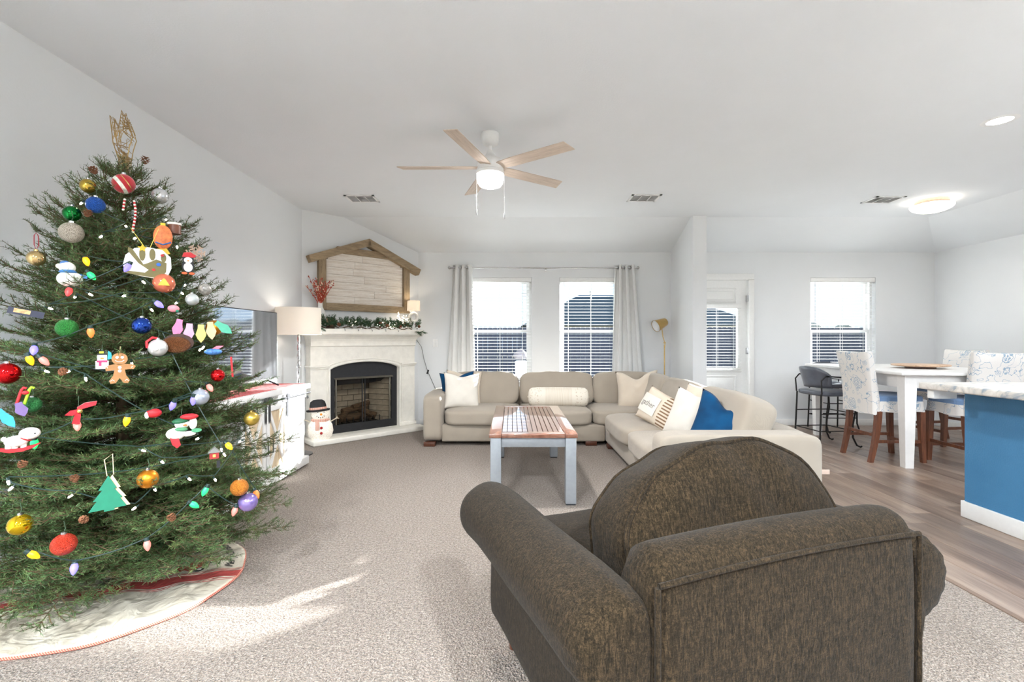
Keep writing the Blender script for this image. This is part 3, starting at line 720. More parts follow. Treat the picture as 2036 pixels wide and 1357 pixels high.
# arms
def arm(sx):
    b = MB()
    prof = [(.40, .12), (.395, .30), (.385, .46), (.378, .56), (.385, .62), (.415, .655), (.46, .668), (.51, .655), (.558, .615), (.575, .56), (.562, .50), (.52, .452), (.47, .43), (.452, .40), (.448, .30), (.446, .12)]
    lp = smooth_loop(prof, 64); loops = []
    ys = [.012, .018, .04, .09, .2, .35, .5, .65, .8, .9, .955, .985, .998, 1.0]
    sh = [.62, .80, .93, .99, 1, 1, 1, 1.0, 1.01, 1.02, 1.02, 1.0, .93, .80]
    for y, k in zip(ys, sh):
        cx, cz = .455, .55; l = []
        for a, c in lp:
            if c > .40: aa, cc = cx + (a - cx) * k, cz + (c - cz) * k
            else: aa, cc = .425 + (a - .425) * (k if k < 1 else 1), c
            an = math.atan2(c - cz, a - cx); wv = .035 * math.sin(13 * an) * max(0, 1 - y / .16) if c > .42 else 0
            aa += (aa - cx) * wv; cc += (cc - cz) * wv
            dz = -.035 * max(0, (y - .55) / .45) ** 1.5 if c > .42 else 0
            l.append((sx * aa, y, cc + dz + .006 * math.sin(y * 9)))
        loops.append(l)
    loft(b, loops); o = b.build('arm', AC, ch)
arm(-1); arm(1)
MB().rbox((0, .56, .21), (.84, .86, .20), .03).build('seat_base', AC, ch)
sc_ = MB(); sc_.soft((0, .63, .385), (.755, .84, .18), 6, 18, crown=.14, noise=.003, seed=3); sc_.build('seat_cushion', AC, ch)
# back pillow: boxy cushion with piping, slumping to both sides
def slump(q):
    u = q.x / .39
    q = q + q.normalized() * .006 * (math.sin(q.x * 19 + 1) * math.sin(q.z * 15 + 2) + .7 * math.sin(q.x * 34 + q.z * 21) + .5 * math.sin(q.z * 40 + q.y * 20))
    return Vector((q.x, q.y, q.z - .072 * (abs(u) ** 2.2) * (1 if q.z > 0 else .35) + .012 * math.sin(11 * q.x + 1) * (1 if q.z > 0 else 0) + .03 * (1 - u * u) * (1 if q.z > 0 else 0)))
b = MB(); b.soft((0, 0, 0), (.78, .27, .45), 4.6, 32, fn=slump)
bc = b.build('back_pillow', AC, ch, (.06, .33, .625), (R(-14), 0, R(1)))
for yy in (-.095, .095):
    pts = []
    for i in range(96):
        a = 2 * PI * i / 96; c, s_ = math.cos(a), math.sin(a); p_ = 4.6
        rr = (1 - abs(yy / .135) ** p_) ** (1 / p_); L1 = (abs(c) ** p_ + abs(s_) ** p_) ** (1 / p_)
        q = slump(Vector((c / L1 * .39 * rr * 1.012, yy, s_ / L1 * .225 * rr * 1.012))); pts.append(q)
    MB().tube(pts, .0065, 8, closed=True).build('piping', AC, bc)
for x, y in ((-.37, .93), (.37, .93), (-.36, .06), (.36, .06)):
    MB().lathe([(0, 0), (.022, 0), (.03, .06), (.034, .12), (0, .12)], (x, y, 0), 14).build('foot', M['darkwood'], ch)

# ------------------------------------------------------------------ television console
cn = thing('media_console', 'white farmhouse console with sliding cross-braced barn doors', 'cabinet', (-2.20, 3.86, 0), 0)
WF = M['whitefurn']; y0, y1 = -.72, .71      # local y runs away from the camera, front faces +x
MB().rbox((0, 0, .76), (.52, 1.48, .045), .005).build('top', WF, cn)
MB().rbox((0, 0, .055), (.50, 1.47, .075), .006).build('plinth', WF, cn)
for y in (y0 + .012, y0 + .36, y1 - .37, y1 - .012): MB().bx(-.235, .215, y - .011, y + .011, .09, .74).build('side_panel', WF, cn)
MB().bx(-.24, -.228, y0, y1, .09, .74).build('rear_panel', WF, cn)
for ya, yb in ((y0 + .02, y0 + .35), (y1 - .36, y1 - .02)): MB().bx(-.228, .205, ya, yb, .40, .42).build('shelf', WF, cn)
MB().bx(.20, .232, y0, y1, .655, .738).build('fascia', WF, cn)
MB().tube([(.262, y0 - .01, .70), (.262, y1 + .01, .70)], .009, 8).build('door_rail', M['steel'], cn)
for yc in (-.245, .115):
    dw, dh, zc = .345, .56, .385
    b = MB(); xf = .243
    for s_ in (-1, 1): b.rbox((xf, yc + s_ * (dw / 2 - .022), zc), (.02, .044, dh), .002); b.rbox((xf, yc, zc + s_ * (dh / 2 - .022)), (.02, dw - .08, .044), .002)
    dr = b.build('barn_door', WF, cn)
    for i in range(8): MB().rbox((xf - .006, yc - dw / 2 + .06 + i * .0325, zc), (.006, .031, dh - .07), .001, seg=1).build('door_slat', M['beigeslat'], dr)
    hh, ww = dh - .08, dw - .08; a_ = math.atan2(hh, ww); ln = math.hypot(hh, ww) - .02
    for s_ in (-1, 1): MB().box((0, 0, 0), (.012, ln, .03), TR((xf + .004 + .001 * s_, yc, zc), rx=s_ * a_)).build('cross_brace', WF, dr)
    for s_ in (-1, 1):
        yy = yc + s_ * (dw / 2 - .022)
        st_ = MB(); st_.box((.262, yy, .625), (.004, .022, .15)); st_.prism([(yy - .011, .55), (yy + .011, .55), (yy, .53)], .260, .264, ax='x'); st_.lathe([(0, -.008), (.026, -.008), (.026, .008), (0, .008)], (.266, yy, .712), 16, None, 0, 'x'); st_.build('hanger', M['steel'], dr)
    hy = yc + (.14 if yc < -.1 else -.14)
    MB().tube([(.25, hy, .29), (.285, hy, .295), (.285, hy, .405), (.25, hy, .41)], .005, 6).build('handle', M['steel'], dr)
# runner on the console
rn = Mat('red_white_runner'); rn.col(rn.mix(rn.math('GREATER_THAN', rn.noise(9, 4, rn.co((1, 6, 1))), .52), srgb(186, 66, 70), srgb(222, 150, 146))).set(rough=.9)
b = MB(); b.grid(12, 40, lambda i, j: (-2.42 + .44 * i / 11, 3.16 + 1.41 * j / 39, .7845 + .0015 * math.sin(i * 1.7) * math.sin(j * .9)))
o = tag(b.build('table_runner', rn.m), 'red woven runner lying on the white media console', 'table runner'); o.modifiers.new('thickness', 'SOLIDIFY').thickness = .002
# television
tv = thing('television', 'flat black television reflecting the windows on media console', 'television', (-2.20, 3.90, .787), R(-2))
MB().rbox((-.012, 0, .36), (.03, 1.07, .615), .006).build('tv_body', M['blackmetal'], tv)
scr = Mat('glossy_dark_screen'); scr.col(scr.ramp(scr.noise(2, 2), [(0, (.30, .32, .35, 1)), (1, (.33, .35, .38, 1))])).set(rough=.05, spec=1.0, coat=1.0, ior=2.2, metal=.75)
MB().bx(.003, .0055, -.525, .525, .068, .66).build('screen', scr.m, tv)
MB().bx(.002, .0045, -.535, .535, .053, .066).build('lower_bezel', M['chrome'], tv)
for s_ in (-1, 1):
    MB().tube([(.10, s_ * .38, .008), (.0, s_ * .36, .055), (-.10, s_ * .38, .008)], .008, 8).build('stand_leg', M['blackmetal'], tv)

# ------------------------------------------------------------------ drum shade floor lamp
shm = Mat('cream_drum_shade'); shm.n.remove(shm.p)
df = shm.n.new('ShaderNodeBsdfDiffuse'); df.inputs[0].default_value = (.92, .90, .87, 1); tl_ = shm.n.new('ShaderNodeBsdfTranslucent'); tl_.inputs[0].default_value = (.95, .90, .82, 1)
mx = shm.n.new('ShaderNodeMixShader'); mx.inputs[0].default_value = .42; shm.l.new(df.outputs[0], mx.inputs[1]); shm.l.new(tl_.outputs[0], mx.inputs[2]); shm.l.new(mx.outputs[0], shm.n['Material Output'].inputs[0])
M['shade'] = shm.m
def lampbulb(parent, loc, en, rad=.03, c=(1, .82, .58)):
    L = bpy.data.lights.new('bulb_light', 'POINT'); L.energy = en; L.shadow_soft_size = rad; L.color = c
    o = bpy.data.objects.new('bulb_light', L); COL.objects.link(o); o.parent = parent; o.location = loc
fl = thing('floor_lamp', 'floor lamp with cream drum shade and twisted metal pole', 'lamp', (-2.235, 5.0, 0))
MB().lathe([(0, 0), (.14, 0), (.14, .012), (.05, .02), (.02, .035), (0, .035)], (0, 0, 0), 28).build('base', M['steel'], fl)
b = MB()
for k in (0, PI): b.tube([(.008 * math.cos(z * 34 + k), .008 * math.sin(z * 34 + k), z) for z in [.03 + 1.23 * i / 120 for i in range(121)]], .0075, 6)
b.ball((0, 0, .92), .018, 12, 8, sc3=(1.3, 1.3, .6)); b.build('pole', M['chrome'], fl)
b = MB(); b.lathe([(.222, 1.256), (.222, 1.535), (.220, 1.535), (.220, 1.256), (.222, 1.256)], (0, 0, 0), 40); b.build('lamp_shade', M['shade'], fl)
b = MB(); b.tube([(-.22, 0, 1.30), (0, 0, 1.275), (.22, 0, 1.30)], .003, 5); b.tube([(0, -.22, 1.30), (0, 0, 1.275), (0, .22, 1.30)], .003, 5); b.build('shade_spider', M['chrome'], fl)
MB().ball((0, 0, 1.36), .03, 12, 8).build('light_bulb', emis('warm_bulb_glow', (1, .8, .55), 3), fl)
lampbulb(fl, (0, 0, 1.38), 2.2, c=(1, .92, .8))

# brass reading lamp
bl = thing('reading_lamp', 'slim brass floor lamp with angled cone head', 'lamp', (2.10, 6.58, 0))
MB().lathe([(0, 0), (.11, 0), (.11, .012), (.015, .02), (0, .02)], (0, 0, 0), 24).build('base', M['brass'], bl)
MB().tube([(0, 0, .01), (0, 0, 1.14)], .008, 8).build('pole', M['brass'], bl)
MB().tube([(0, -.012, 1.10), (.004, -.012, 1.16), (-.02, 0, 1.24), (-.035, 0, 1.36)], .006, 8).build('swing_arm', M['brass'], bl)
MB().cyl((0, -.02, 1.165), .012, .04, 10, ax='y').build('joint_knob', M['brass'], bl)
hd = MB(); Mh = TR((-.02, 0, 1.44), ry=R(-112), rz=R(18)); hd.lathe([(0, -.05), (.045, -.05), (.055, -.04), (.085, .13), (.083, .13), (.05, -.03), (0, -.035)], (0, 0, 0), 24, Mh); hdo = hd.build('lamp_head', M['brass'], bl)
MB().lathe([(0, .10), (.04, .10), (.079, .125), (.078, .122), (0, .09)], (0, 0, 0), 20, Mh).build('reflector', M['white'], hdo)

# ------------------------------------------------------------------ kitchen peninsula
pn = thing('kitchen_peninsula', 'blue textured peninsula wall with pale marbled countertop', 'counter', (3.06, 3.23, 0))
MB().bx(0, .13, -4.0, 0, .0, .865).build('knee_wall', M['blue_wall'], pn)
MB().bx(.13, .75, -4.0, -.02, 0, .865).build('cabinet_back', M['white'], pn)
MB().rbox((-.008, -2.0, .055), (.016, 4.03, .11), .005).build('baseboard', M['trim'], pn)
MB().rbox((.05, .008, .055), (.13, .016, .11), .005).build('baseboard', M['trim'], pn)
ctm = Mat('marbled_laminate'); nz = ctm.noise(7, 7, None, 1.8, .62)
ctm.col(ctm.ramp(nz, [(.36, srgb(150, 160, 172)), (.46, srgb(214, 208, 200)), (.62, srgb(236, 230, 224))])).set(rough=.28)
b = MB(); b.rbox((.28, -2.0, .888), (1.14, 4.06, .045), .01); b.build('countertop', ctm.m, pn)
MB().rbox((-.18, -.03, .835), (.16, .05, .06), .006).build('corbel', M['trim'], pn)

# ------------------------------------------------------------------ dining set
dt = thing('dining_table', 'white square counter-height dining table with tapered legs', 'table', (4.32, 5.22, 0), R(-6))
hx, hy = .58, .84
MB().rbox((0, 0, .885), (2 * hx + .12, 2 * hy + .10, .03), .008).build('table_top', M['whitefurn'], dt)
for s_ in (-1, 1):
    MB().rbox((s_ * (hx - .02), 0, .81), (.025, 2 * hy - .1, .12), .003).build('apron', M['whitefurn'], dt); MB().rbox((0, s_ * (hy - .02), .81), (2 * hx - .1, .025, .12), .003).build('apron', M['whitefurn'], dt)
    for q in (-1, 1):
        b = MB(); a, c = .052, .036
        loops = [[(s_ * (hx - .05) + i * w, q * (hy - .05) + j * w, z) for i, j in ((-1, -1), (1, -1), (1, 1), (-1, 1))] for w, z in ((c, 0), (a, .74), (a, .87))]
        loft(b, loops); b.sm = [False] * len(b.f); b.build('leg', M['whitefurn'], dt)
ls = thing('lazy_susan', 'flat round wooden turntable on white dining table', 'turntable', (4.34, 5.08, .9015))
MB().lathe([(0, 0), (.13, 0), (.13, .018), (0, .018)], (0, 0, 0), 28).build('foot_ring', M['walnutleg'], ls)
MB().lathe([(0, .018), (.20, .018), (.245, .026), (.25, .036), (.245, .042), (0, .042)], (0, 0, 0), 40).build('tray', woodm('light_maple', srgb(196, 160, 130), srgb(224, 194, 166), (20, 3, 3), .4), ls)
cvm = Mat('blue_floral_slipcover')
vd = cvm.co((1, 1, 1)); wn_ = cvm.noise(9, 2, vd); vr = cvm.vor(5.0, vd); vr2 = cvm.vor(34, vd); vr3 = cvm.vor(8.5, cvm.co((1, 1, 1), (.5, .3, .9)))
pet = cvm.math('MULTIPLY', cvm.math('GREATER_THAN', cvm.math('SINE', cvm.math('ADD', cvm.math('MULTIPLY', vr, 95), cvm.math('MULTIPLY', vr2, 9))), .45), cvm.math('LESS_THAN', vr, .33))
vine = cvm.math('LESS_THAN', cvm.math('ABSOLUTE', cvm.math('SUBTRACT', wn_, .52)), .007)
pet2 = cvm.math('MULTIPLY', cvm.math('GREATER_THAN', cvm.math('SINE', cvm.math('ADD', cvm.math('MULTIPLY', vr3, 120), cvm.math('MULTIPLY', vr2, 8))), .5), cvm.math('LESS_THAN', vr3, .22))
pt_ = cvm.math('MULTIPLY', cvm.math('MAXIMUM', cvm.math('MAXIMUM', pet, vine), pet2), .75)
cvm.col(cvm.mix(pt_, srgb(228, 224, 220), srgb(104, 146, 178))).set(rough=.9, sheen=.2).bump(cvm.noise(240, 2), .25, .003)
bluec = fabric('blue_printed_seat', srgb(116, 146, 186), 220, .25, .3)
def cover_chair(label, x, y, rz):
    c = thing('slipcovered_chair', label, 'chair', (x, y, 0), rz, None)      # faces local +y
    b = MB()
    loops = []
    for z, yy, hw, ht in ((.47, -.235, .225, .045), (.62, -.235, .225, .045), (.80, -.255, .225, .04), (.98, -.285, .232, .038), (1.06, -.305, .238, .036), (1.075, -.308, .236, .028)):
        n = 28; l = []
        for i in range(n):
            a = 2 * PI * i / n; cc, ss = math.cos(a), math.sin(a); p_ = 7; L1 = (abs(cc) ** p_ + abs(ss) ** p_) ** (1 / p_)
            xx = cc / L1 * hw; l.append((xx, yy + ss / L1 * ht - .03 * (1 - (xx / hw) ** 2) * max(0, (z - .6) / .45), z + (.012 * (xx / hw) ** 2 if z > 1.0 else 0) + (.006 * math.sin(6 * a) if z < .5 else 0)))
        loops.append(l)
    loft(b, loops); b.build('back_cover', cvm.m, c)
    MB().soft((0, .01, .615), (.46, .46, .085), 7, 12, crown=.2).build('seat_cushion', bluec, c)
    b = MB(); loops = []
    for z, k in ((.50, 1.03), (.56, 1.0), (.60, 1.0)):
        l = []
        for i in range(36):
            a = 2 * PI * i / 36; cc, ss = math.cos(a), math.sin(a); p_ = 9; L1 = (abs(cc) ** p_ + abs(ss) ** p_) ** (1 / p_)
            l.append((cc / L1 * .236 * k, .01 + ss / L1 * .236 * k, z + (.008 * math.sin(5 * a) if z < .52 else 0)))
        loops.append(l)
    loft(b, loops); b.build('seat_skirt', cvm.m, c)
    for sx in (-1, 1):
        for sy, lean in ((-1, -.075), (1, .02)):
            b = MB(); loops = []
            for k in range(7):
                t = k / 6; z = .50 * t; yy = sy * .205 + lean * (1 - t) ** 1.7; w = .019 + .006 * t
                loops.append([(sx * .205 + i * w, yy + j * w, z) for i, j in ((-1, -1), (1, -1), (1, 1), (-1, 1))])
            loft(b, loops); b.sm = [False] * len(b.f); b.build('leg', M['walnutleg'], c)
        MB().bx(sx * .205 - .009, sx * .205 + .009, -.22, .20, .19, .22).build('stretcher', M['walnutleg'], c)
    MB().bx(-.20, .20, .195, .213, .15, .18).build('stretcher', M['walnutleg'], c); MB().bx(-.20, .20, -.245, -.227, .25, .28).build('stretcher', M['walnutleg'], c)
    return c
cover_chair('blue floral slipcovered dining chair beside the black metal stool', 3.80, 4.88, R(-92))
cover_chair('blue floral slipcovered dining chair nearest the kitchen peninsula', 4.36, 4.55, R(-4))
cover_chair('blue floral slipcovered dining chair beside the far wall corner', 5.05, 5.60, R(96))
def metal_stool(label, x, y, rz):
    c = thing('metal_counter_stool', label, 'stool', (x, y, 0), rz)           # faces local +y
    lea = plain('dark_grey_leather', srgb(92, 96, 106), .28, 0, 9, .2)
    bk = plain('black_iron', srgb(40, 38, 38), .4, .6)
    MB().soft((0, .02, .605), (.44, .44, .065), 5, 14, crown=.2).build('seat', lea, c)
    b = MB(); n = 15
    def fb(i, j):
        a = -1.15 + 2.3 * i / n; v = j / 6; r = .225 + .03 * v
        return (r * math.sin(a), .02 - r * math.cos(a) * .92 - .03 * v, .665 + v * (.235 - .10 * (abs(a) / 1.15) ** 3))
    b.grid(n + 1, 7, fb); o = b.build('backrest', lea, c); o.modifiers.new('thickness', 'SOLIDIFY').thickness = .02
    for sx in (-1, 1):
        MB().tube([(sx * .20, -.19, .60), (sx * .205, -.20, .75), (sx * .21, -.15, .80), (sx * .235, .0, .79), (sx * .24, .13, .755), (sx * .235, .185, .70), (sx * .22, .16, .63), (sx * .2, .12, .60)], .008, 8).build('armrest', bk, c)
        MB().tube([(sx * .19, -.19, .60), (sx * .195, -.20, .3), (sx * .20, -.215, .008)], .0095, 8).build('leg', bk, c)
        MB().tube([(sx * .18, .17, .59), (sx * .185, .21, .52), (sx * .19, .22, .40), (sx * .19, .19, .26), (sx * .195, .185, .12), (sx * .20, .23, .03), (sx * .205, .27, .012), (sx * .205, .285, .02)], .0095, 8).build('leg', bk, c)
        MB().tube([(sx * .195, -.205, .19), (sx * .19, .188, .19)], .006, 6).build('stretcher', bk, c)
        MB().tube([(sx * .192, -.195, .38), (sx * .19, .21, .38)], .006, 6).build('stretcher', bk, c)
    for yy, z in ((-.205, .19), (.188, .19), (.215, .38)): MB().tube([(-.19, yy, z), (.19, yy, z)], .006, 6).build('stretcher', bk, c)
    return c
metal_stool('black metal counter stool with leather seat beside sofa', 3.58, 5.48, R(-84))
metal_stool('black metal counter stool at the far side under window', 4.28, 6.38, R(178))
# ------------------------------------------------------------------ corner fireplace (local x along the angled wall, -y into the room)
ud = (B - A).normalized()
def uv(px, n):            # where the ray of column px meets the plane n in front of the angled wall
    k = (px - 1018) / FPX
    dd = (n + A.x * nrm.x + A.y * nrm.y) / (k * nrm.x + nrm.y); return (Vector((k * dd, dd, 0)) - A).dot(ud)
def fp(u, n, z): return A + ud * u + nrm * n + Vector((0, 0, z))
UC = .745
f_ = thing('fireplace', 'cream cast-stone corner fireplace with arched black firebox', 'fireplace', A, ang)
ST = M['mantel']
MB().rbox((.735, -.19, .03), (1.50, .40, .06), .012).build('hearth', ST, f_)
arch = [(UC - .465 + .93 * i / 24, .845 + .085 * (1 - (2 * i / 24 - 1) ** 2) ** .75) for i in range(25)]
poly = [(.045, .06), (.28, .06)] + arch + [(1.21, .06), (1.445, .06), (1.445, 1.135), (.045, 1.135)]
MB().prism(poly, -.15, -.002).build('surround', ST, f_)
for off, rr in ((.012, .014), (.038, .009)):
    MB().tube([(UC - .465 - off, -.15, .06)] + [(UC + (a - UC) * (1 + off / .465), -.15, z + off) for a, z in arch] + [(UC + .465 + off, -.15, .06)], rr, 8).build('arch_moulding', ST, f_)
for ua, ub in ((.03, .262), (1.228, 1.46)):
    b = MB(); b.rbox(((ua + ub) / 2, -.085, .888), (ub - ua, .19, .026), .006); b.rbox(((ua + ub) / 2, -.08, .865), (ub - ua - .016, .175, .02), .006); b.build('capital', ST, f_)
    MB().rbox(((ua + ub) / 2, -.083, .085), (ub - ua, .18, .05), .008).build('plinth', ST, f_)
b = MB(); loops = []
for z, n_ in ((1.125, .155), (1.13, .175), (1.165, .175), (1.168, .165), (1.185, .17), (1.215, .19), (1.24, .225), (1.258, .268), (1.264, .285), (1.27, .285)):
    e = (n_ - .155) * .32; loops.append([(.045 - e, 0, z), (1.445 + e, 0, z), (1.445 + e, -n_, z), (.045 - e, -n_, z)])
loft(b, loops); b.sm = [False] * len(b.f); b.build('cornice', ST, f_)
MB().rbox((.745, -.152, 1.302), (1.49, .305, .066), .008).build('mantel_shelf', ST, f_)
fr = MB(); z0, z1, ua, ub = .16, .735, .36, 1.13
fr.prism([(.275, .06), (1.215, .06), (1.215, z0), (.275, z0)], -.085, -.07); fr.prism([(.275, z0), (ua, z0), (ua, z1), (.275, z1)], -.085, -.07); fr.prism([(ub, z0), (1.215, z0), (1.215, z1), (ub, z1)], -.085, -.07)
fr.prism([(.275, z1), (1.215, z1)] + [(a, z + .004) for a, z in arch[::-1]], -.085, -.07)
fr.build('black_facing', M['blackmetal'], f_)
hm = plain('warm_grey_hood_metal', srgb(120, 115, 104), .45, .5)
b = MB(); b.prism([(-.07, .748), (-.115, .722), (-.113, .716), (-.07, .738)], .35, 1.14, ax='x'); b.build('hood', hm, f_)
for x in (ua + .02, ub - .02): MB().rbox((x, -.075, (z0 + z1) / 2), (.018, .014, z1 - z0), .002).build('screen_rod', hm, f_)
gl = MB(); gl.bx(ua, UC - .002, -.066, -.063, z0, z1); gl.build('glass_door', glassm('smoked_firebox_glass', (.86, .85, .83, 1)), f_)
gl = MB(); gl.bx(UC + .002, ub, -.066, -.063, z0, z1); gl.build('glass_door', bpy.data.materials['smoked_firebox_glass'], f_)
for x in (UC - .018, UC + .018): MB().bx(x - .006, x + .006, -.069, -.06, z0, z1).build('door_edge', M['blackmetal'], f_)
# firebox lined with bricks
bk = plain('buff_firebrick', srgb(186, 174, 156), .9, 0, 18, .15, .3, 60); mort = plain('firebox_mortar', srgb(104, 96, 86), .95)
b = MB(); b.bx(.32, 1.17, .30, .32, .10, .80); b.bx(.30, 1.19, -.06, .32, .08, .10); b.bx(.30, 1.19, -.06, .32, .80, .82)
b.add([(ua - .02, -.06, .1), (.50, .30, .1), (.50, .30, .8), (ua - .02, -.06, .8)], [(0, 1, 2, 3)]); b.add([(ub + .02, -.06, .1), (.99, .30, .1), (.99, .30, .8), (ub + .02, -.06, .8)], [(0, 1, 2, 3)])
fbx = b.build('firebox', mort, f_)
b = MB(); b.rbox((0, 0, 0), (.152, .012, .068), .004, seg=1); bme_ = b.mesh('brick', bk); b = MB(); b.rbox((0, 0, 0), (.120, .012, .068), .004, seg=1); bms = b.mesh('brick', bk)
for r_ in range(9):
    z = .14 + r_ * .074
    for i in range(4):
        u = .50 + .04 + i * .157 - (.078 if r_ % 2 else 0)
        if .50 < u < .99: place('brick', bme_, fbx, (u, .296, z))
    for sgn, p0, p1 in ((1, (ub + .02, -.06), (.99, .30)), (-1, (ua - .02, -.06), (.50, .30))):
        dv = Vector((p1[0] - p0[0], p1[1] - p0[1], 0)); a_ = math.atan2(dv.y, dv.x)
        for i in range(3):
            q = Vector((p0[0], p0[1], z)) + dv * ((i + .5 + (.2 if r_ % 2 else 0)) / 3.2)
            q -= Vector((sgn * .004, 0, 0))
            place('brick', bms, fbx, q, (0, 0, a_))
b = MB(); b.prism([(ua, .735), (ub, .735), (ub - .1, .66), (UC + .08, .64), (UC - .1, .65), (ua + .02, .63)], .02, .04); b.build('smoke_shield', M['blackmetal'], f_)
lg = thing('gas_log_set', 'charred ceramic logs on a black grate inside the firebox', 'log set', fp(UC - .02, -.10, .10), ang)
logm = woodm('charred_log', srgb(46, 38, 32), srgb(132, 104, 78), (3, 22, 22), .95, .6)
for i, (p0, p1, r_) in enumerate((((-.26, .05, .09), (.22, .06, .11), .048), ((-.25, -.06, .10), (-.06, .10, .20), .042), ((.25, -.05, .10), (.04, .10, .21), .040), ((-.18, .02, .19), (.18, .07, .23), .040), ((-.05, .0, .24), (.20, .06, .27), .030))):
    P0, P1 = Vector(p0), Vector(p1); pts = [P0.lerp(P1, t / 8) for t in range(9)]; rg = random.Random(i)
    b = MB(); b.tube(pts, r_, 12, rad=[r_ * rg.uniform(.85, 1.12) for _ in pts]); b.build('log', logm, lg)
for x in [-.27 + .09 * i for i in range(7)]: MB().tube([(x, -.11, .12), (x, -.11, .04), (x, .10, .04)], .007, 6).build('grate_bar', M['blackmetal'], lg)
MB().tube([(-.29, -.05, .035), (.29, -.05, .035)], .007, 6).build('grate_bar', M['blackmetal'], lg); 
for x in (-.25, .25): MB().tube([(x, -.05, .035), (x, -.05, .0)], .007, 6).build('grate_leg', M['blackmetal'], lg)
em = MB(); rg = random.Random(3)
for i in range(60): em.ball((rg.uniform(-.28, .28), rg.uniform(-.12, .0), .01), rg.uniform(.008, .016), 6, 4)
o = em.build('embers', plain('charcoal_ember', (.02, .018, .016, 1), .9), lg); o['kind'] = 'stuff'
kv = thing('gas_key', 'small chrome gas key on side of the fireplace surround', 'gas key', fp(.045, .07, .535), ang)
b = MB(); b.lathe([(0, 0), (.024, 0), (.022, .006), (.008, .01), (0, .01)], (0, 0, 0), 16, TR(ry=-PI / 2)); b.build('escutcheon', M['chrome'], kv)
MB().tube([(-.008, 0, 0), (-.035, 0, 0), (-.035, -.02, -.012)], .004, 6).build('key', M['steel'], kv)

# house-shaped wooden sign above the mantel
sg = thing('wooden_house_sign', 'house-shaped wood frame filled with whitewashed planks', 'wall decor', A, ang)
WV, WH = M['weathered_v'], M['weathered']
for u in (.222, 1.378): MB().rbox((u, -.035, 1.905), (.088, .066, .672), .003).build('post', WV, sg)
MB().rbox((.80, -.035, 1.611), (1.066, .066, .088), .003).build('bottom_beam', WH, sg)
MB().rbox((.80, -.031, 2.318), (.78, .055, .08), .003).build('tie_beam', WH, sg)
for u1, z1 in ((.076, 2.165), (1.55, 2.15)):
    du, dz = u1 - .81, z1 - 2.455; ln = math.hypot(du, dz); a_ = math.atan2(dz, du)
    Mx = TR((.81 + du / 2, -.05, 2.455 + dz / 2), ry=-a_)
    b = MB(); b.box((-.0, 0, 0), (ln + .03, .098, .088), Mx); b.build('roof_beam', WH, sg)
rg = random.Random(8)
for r_ in range(7):
    za = 1.655 + r_ * .0895; zb = za + .0885; ua_, ub_ = (.266, 1.334) if r_ < 6 else (.30, 1.30)
    cut = sorted([ua_, ub_, rg.uniform(ua_ + .25, ub_ - .25)])
    for c0, c1 in zip(cut, cut[1:]):
        b = MB(); b.rbox((0, 0, 0), (c1 - c0 - .0015, .012 + rg.uniform(0, .003), zb - za - .001), .0015, seg=1); b.build('plank', M['whitewash'], sg, ((c0 + c1) / 2, -.015, (za + zb) / 2))
MB().bx(.25, 1.35, -.008, -.002, 1.60, 2.28).build('backing', M['weathered'], sg)

# ------------------------------------------------------------------ things on the mantel and hearth
ZM = 1.335
vz = thing('ceramic_vase', 'tall white bottle-shaped vase on the mantel', 'vase', fp(.165, .13, ZM))
MB().lathe([(0, 0), (.058, 0), (.066, .02), (.068, .12), (.06, .19), (.04, .235), (.028, .26), (.026, .315), (.029, .322), (.022, .322), (.02, .27), (0, .25)], (0, 0, 0), 28).build('body', plain('matte_white_ceramic', (.8, .79, .77, 1), .5), vz)
brm = [plain('red_berry_stem', srgb(176, 62, 38), .6), plain('tan_twig', srgb(150, 96, 66), .7), plain('cream_pip', srgb(244, 220, 196), .5)]
rg = random.Random(21)
for i in range(18):
    a = 2 * PI * i / 18 * 2.4; sp_ = rg.uniform(.08, .20) if i > 4 else rg.uniform(.0, .06); hgt = rg.uniform(.22, .36)
    base_ = fp(.165, .13, ZM + .262) + Vector((.008 * math.cos(a), .008 * math.sin(a), 0)); b = MB()
    dx, dy = sp_ * math.cos(a), sp_ * math.sin(a) * .7 - .03
    if dx < -.12: dx = -.12
    pts = [base_ + Vector((dx * t ** 1.3, dy * t ** 1.3, hgt * t)) for t in [q / 8 for q in range(9)]]
    k = 0 if i % 5 else 1
    b.tube(pts, .003, 5, mi=k, rad=[.0052 - .0032 * q / 8 for q in range(9)])
    for q in range(16):
        t = rg.uniform(.2, 1); p_ = base_ + Vector((dx * t ** 1.3, dy * t ** 1.3, hgt * t)); e = Vector((rg.uniform(-.022, .022), rg.uniform(-.015, .015), rg.uniform(.008, .03)))
        b.tube([p_, p_ + e], .0018, 4, mi=k); b.ball(p_ + e, rg.uniform(.005, .0085), 6, 4, mi=(2 if (i + q) % 3 == 0 else 0))
    tag(b.build('berry_stem', brm), *(('orange-red berry stem standing in the white vase', 'berry stem', 'berry stems in the white vase') if k == 0 else ('thin tan twig with berries standing in the white vase', 'berry stem', 'tan twigs in the white vase')))
pb = thing('picture_block', 'small brown framed picture behind the mantel garland', 'picture', fp(.285, .12, ZM), ang)
b = MB()
for q in ((-.055, .055, .10, .11), (-.055, .055, 0, .01), (-.055, -.045, 0, .11), (.045, .055, 0, .11)): b.bx(q[0], q[1], -.012, .012, q[2] + .03, q[3] + .03)
b.bx(-.055, .055, -.012, .012, 0, .035); b.build('frame', M['darkwood'], pb); MB().bx(-.045, .045, -.004, .0, .04, .13).build('print', plain('warm_print', srgb(206, 160, 130), .6, 0, 30, .4), pb)
dl = thing('donut_lamp', 'small white ring-based table lamp glowing on the mantel', 'lamp', fp(1.405, .19, ZM), ang)
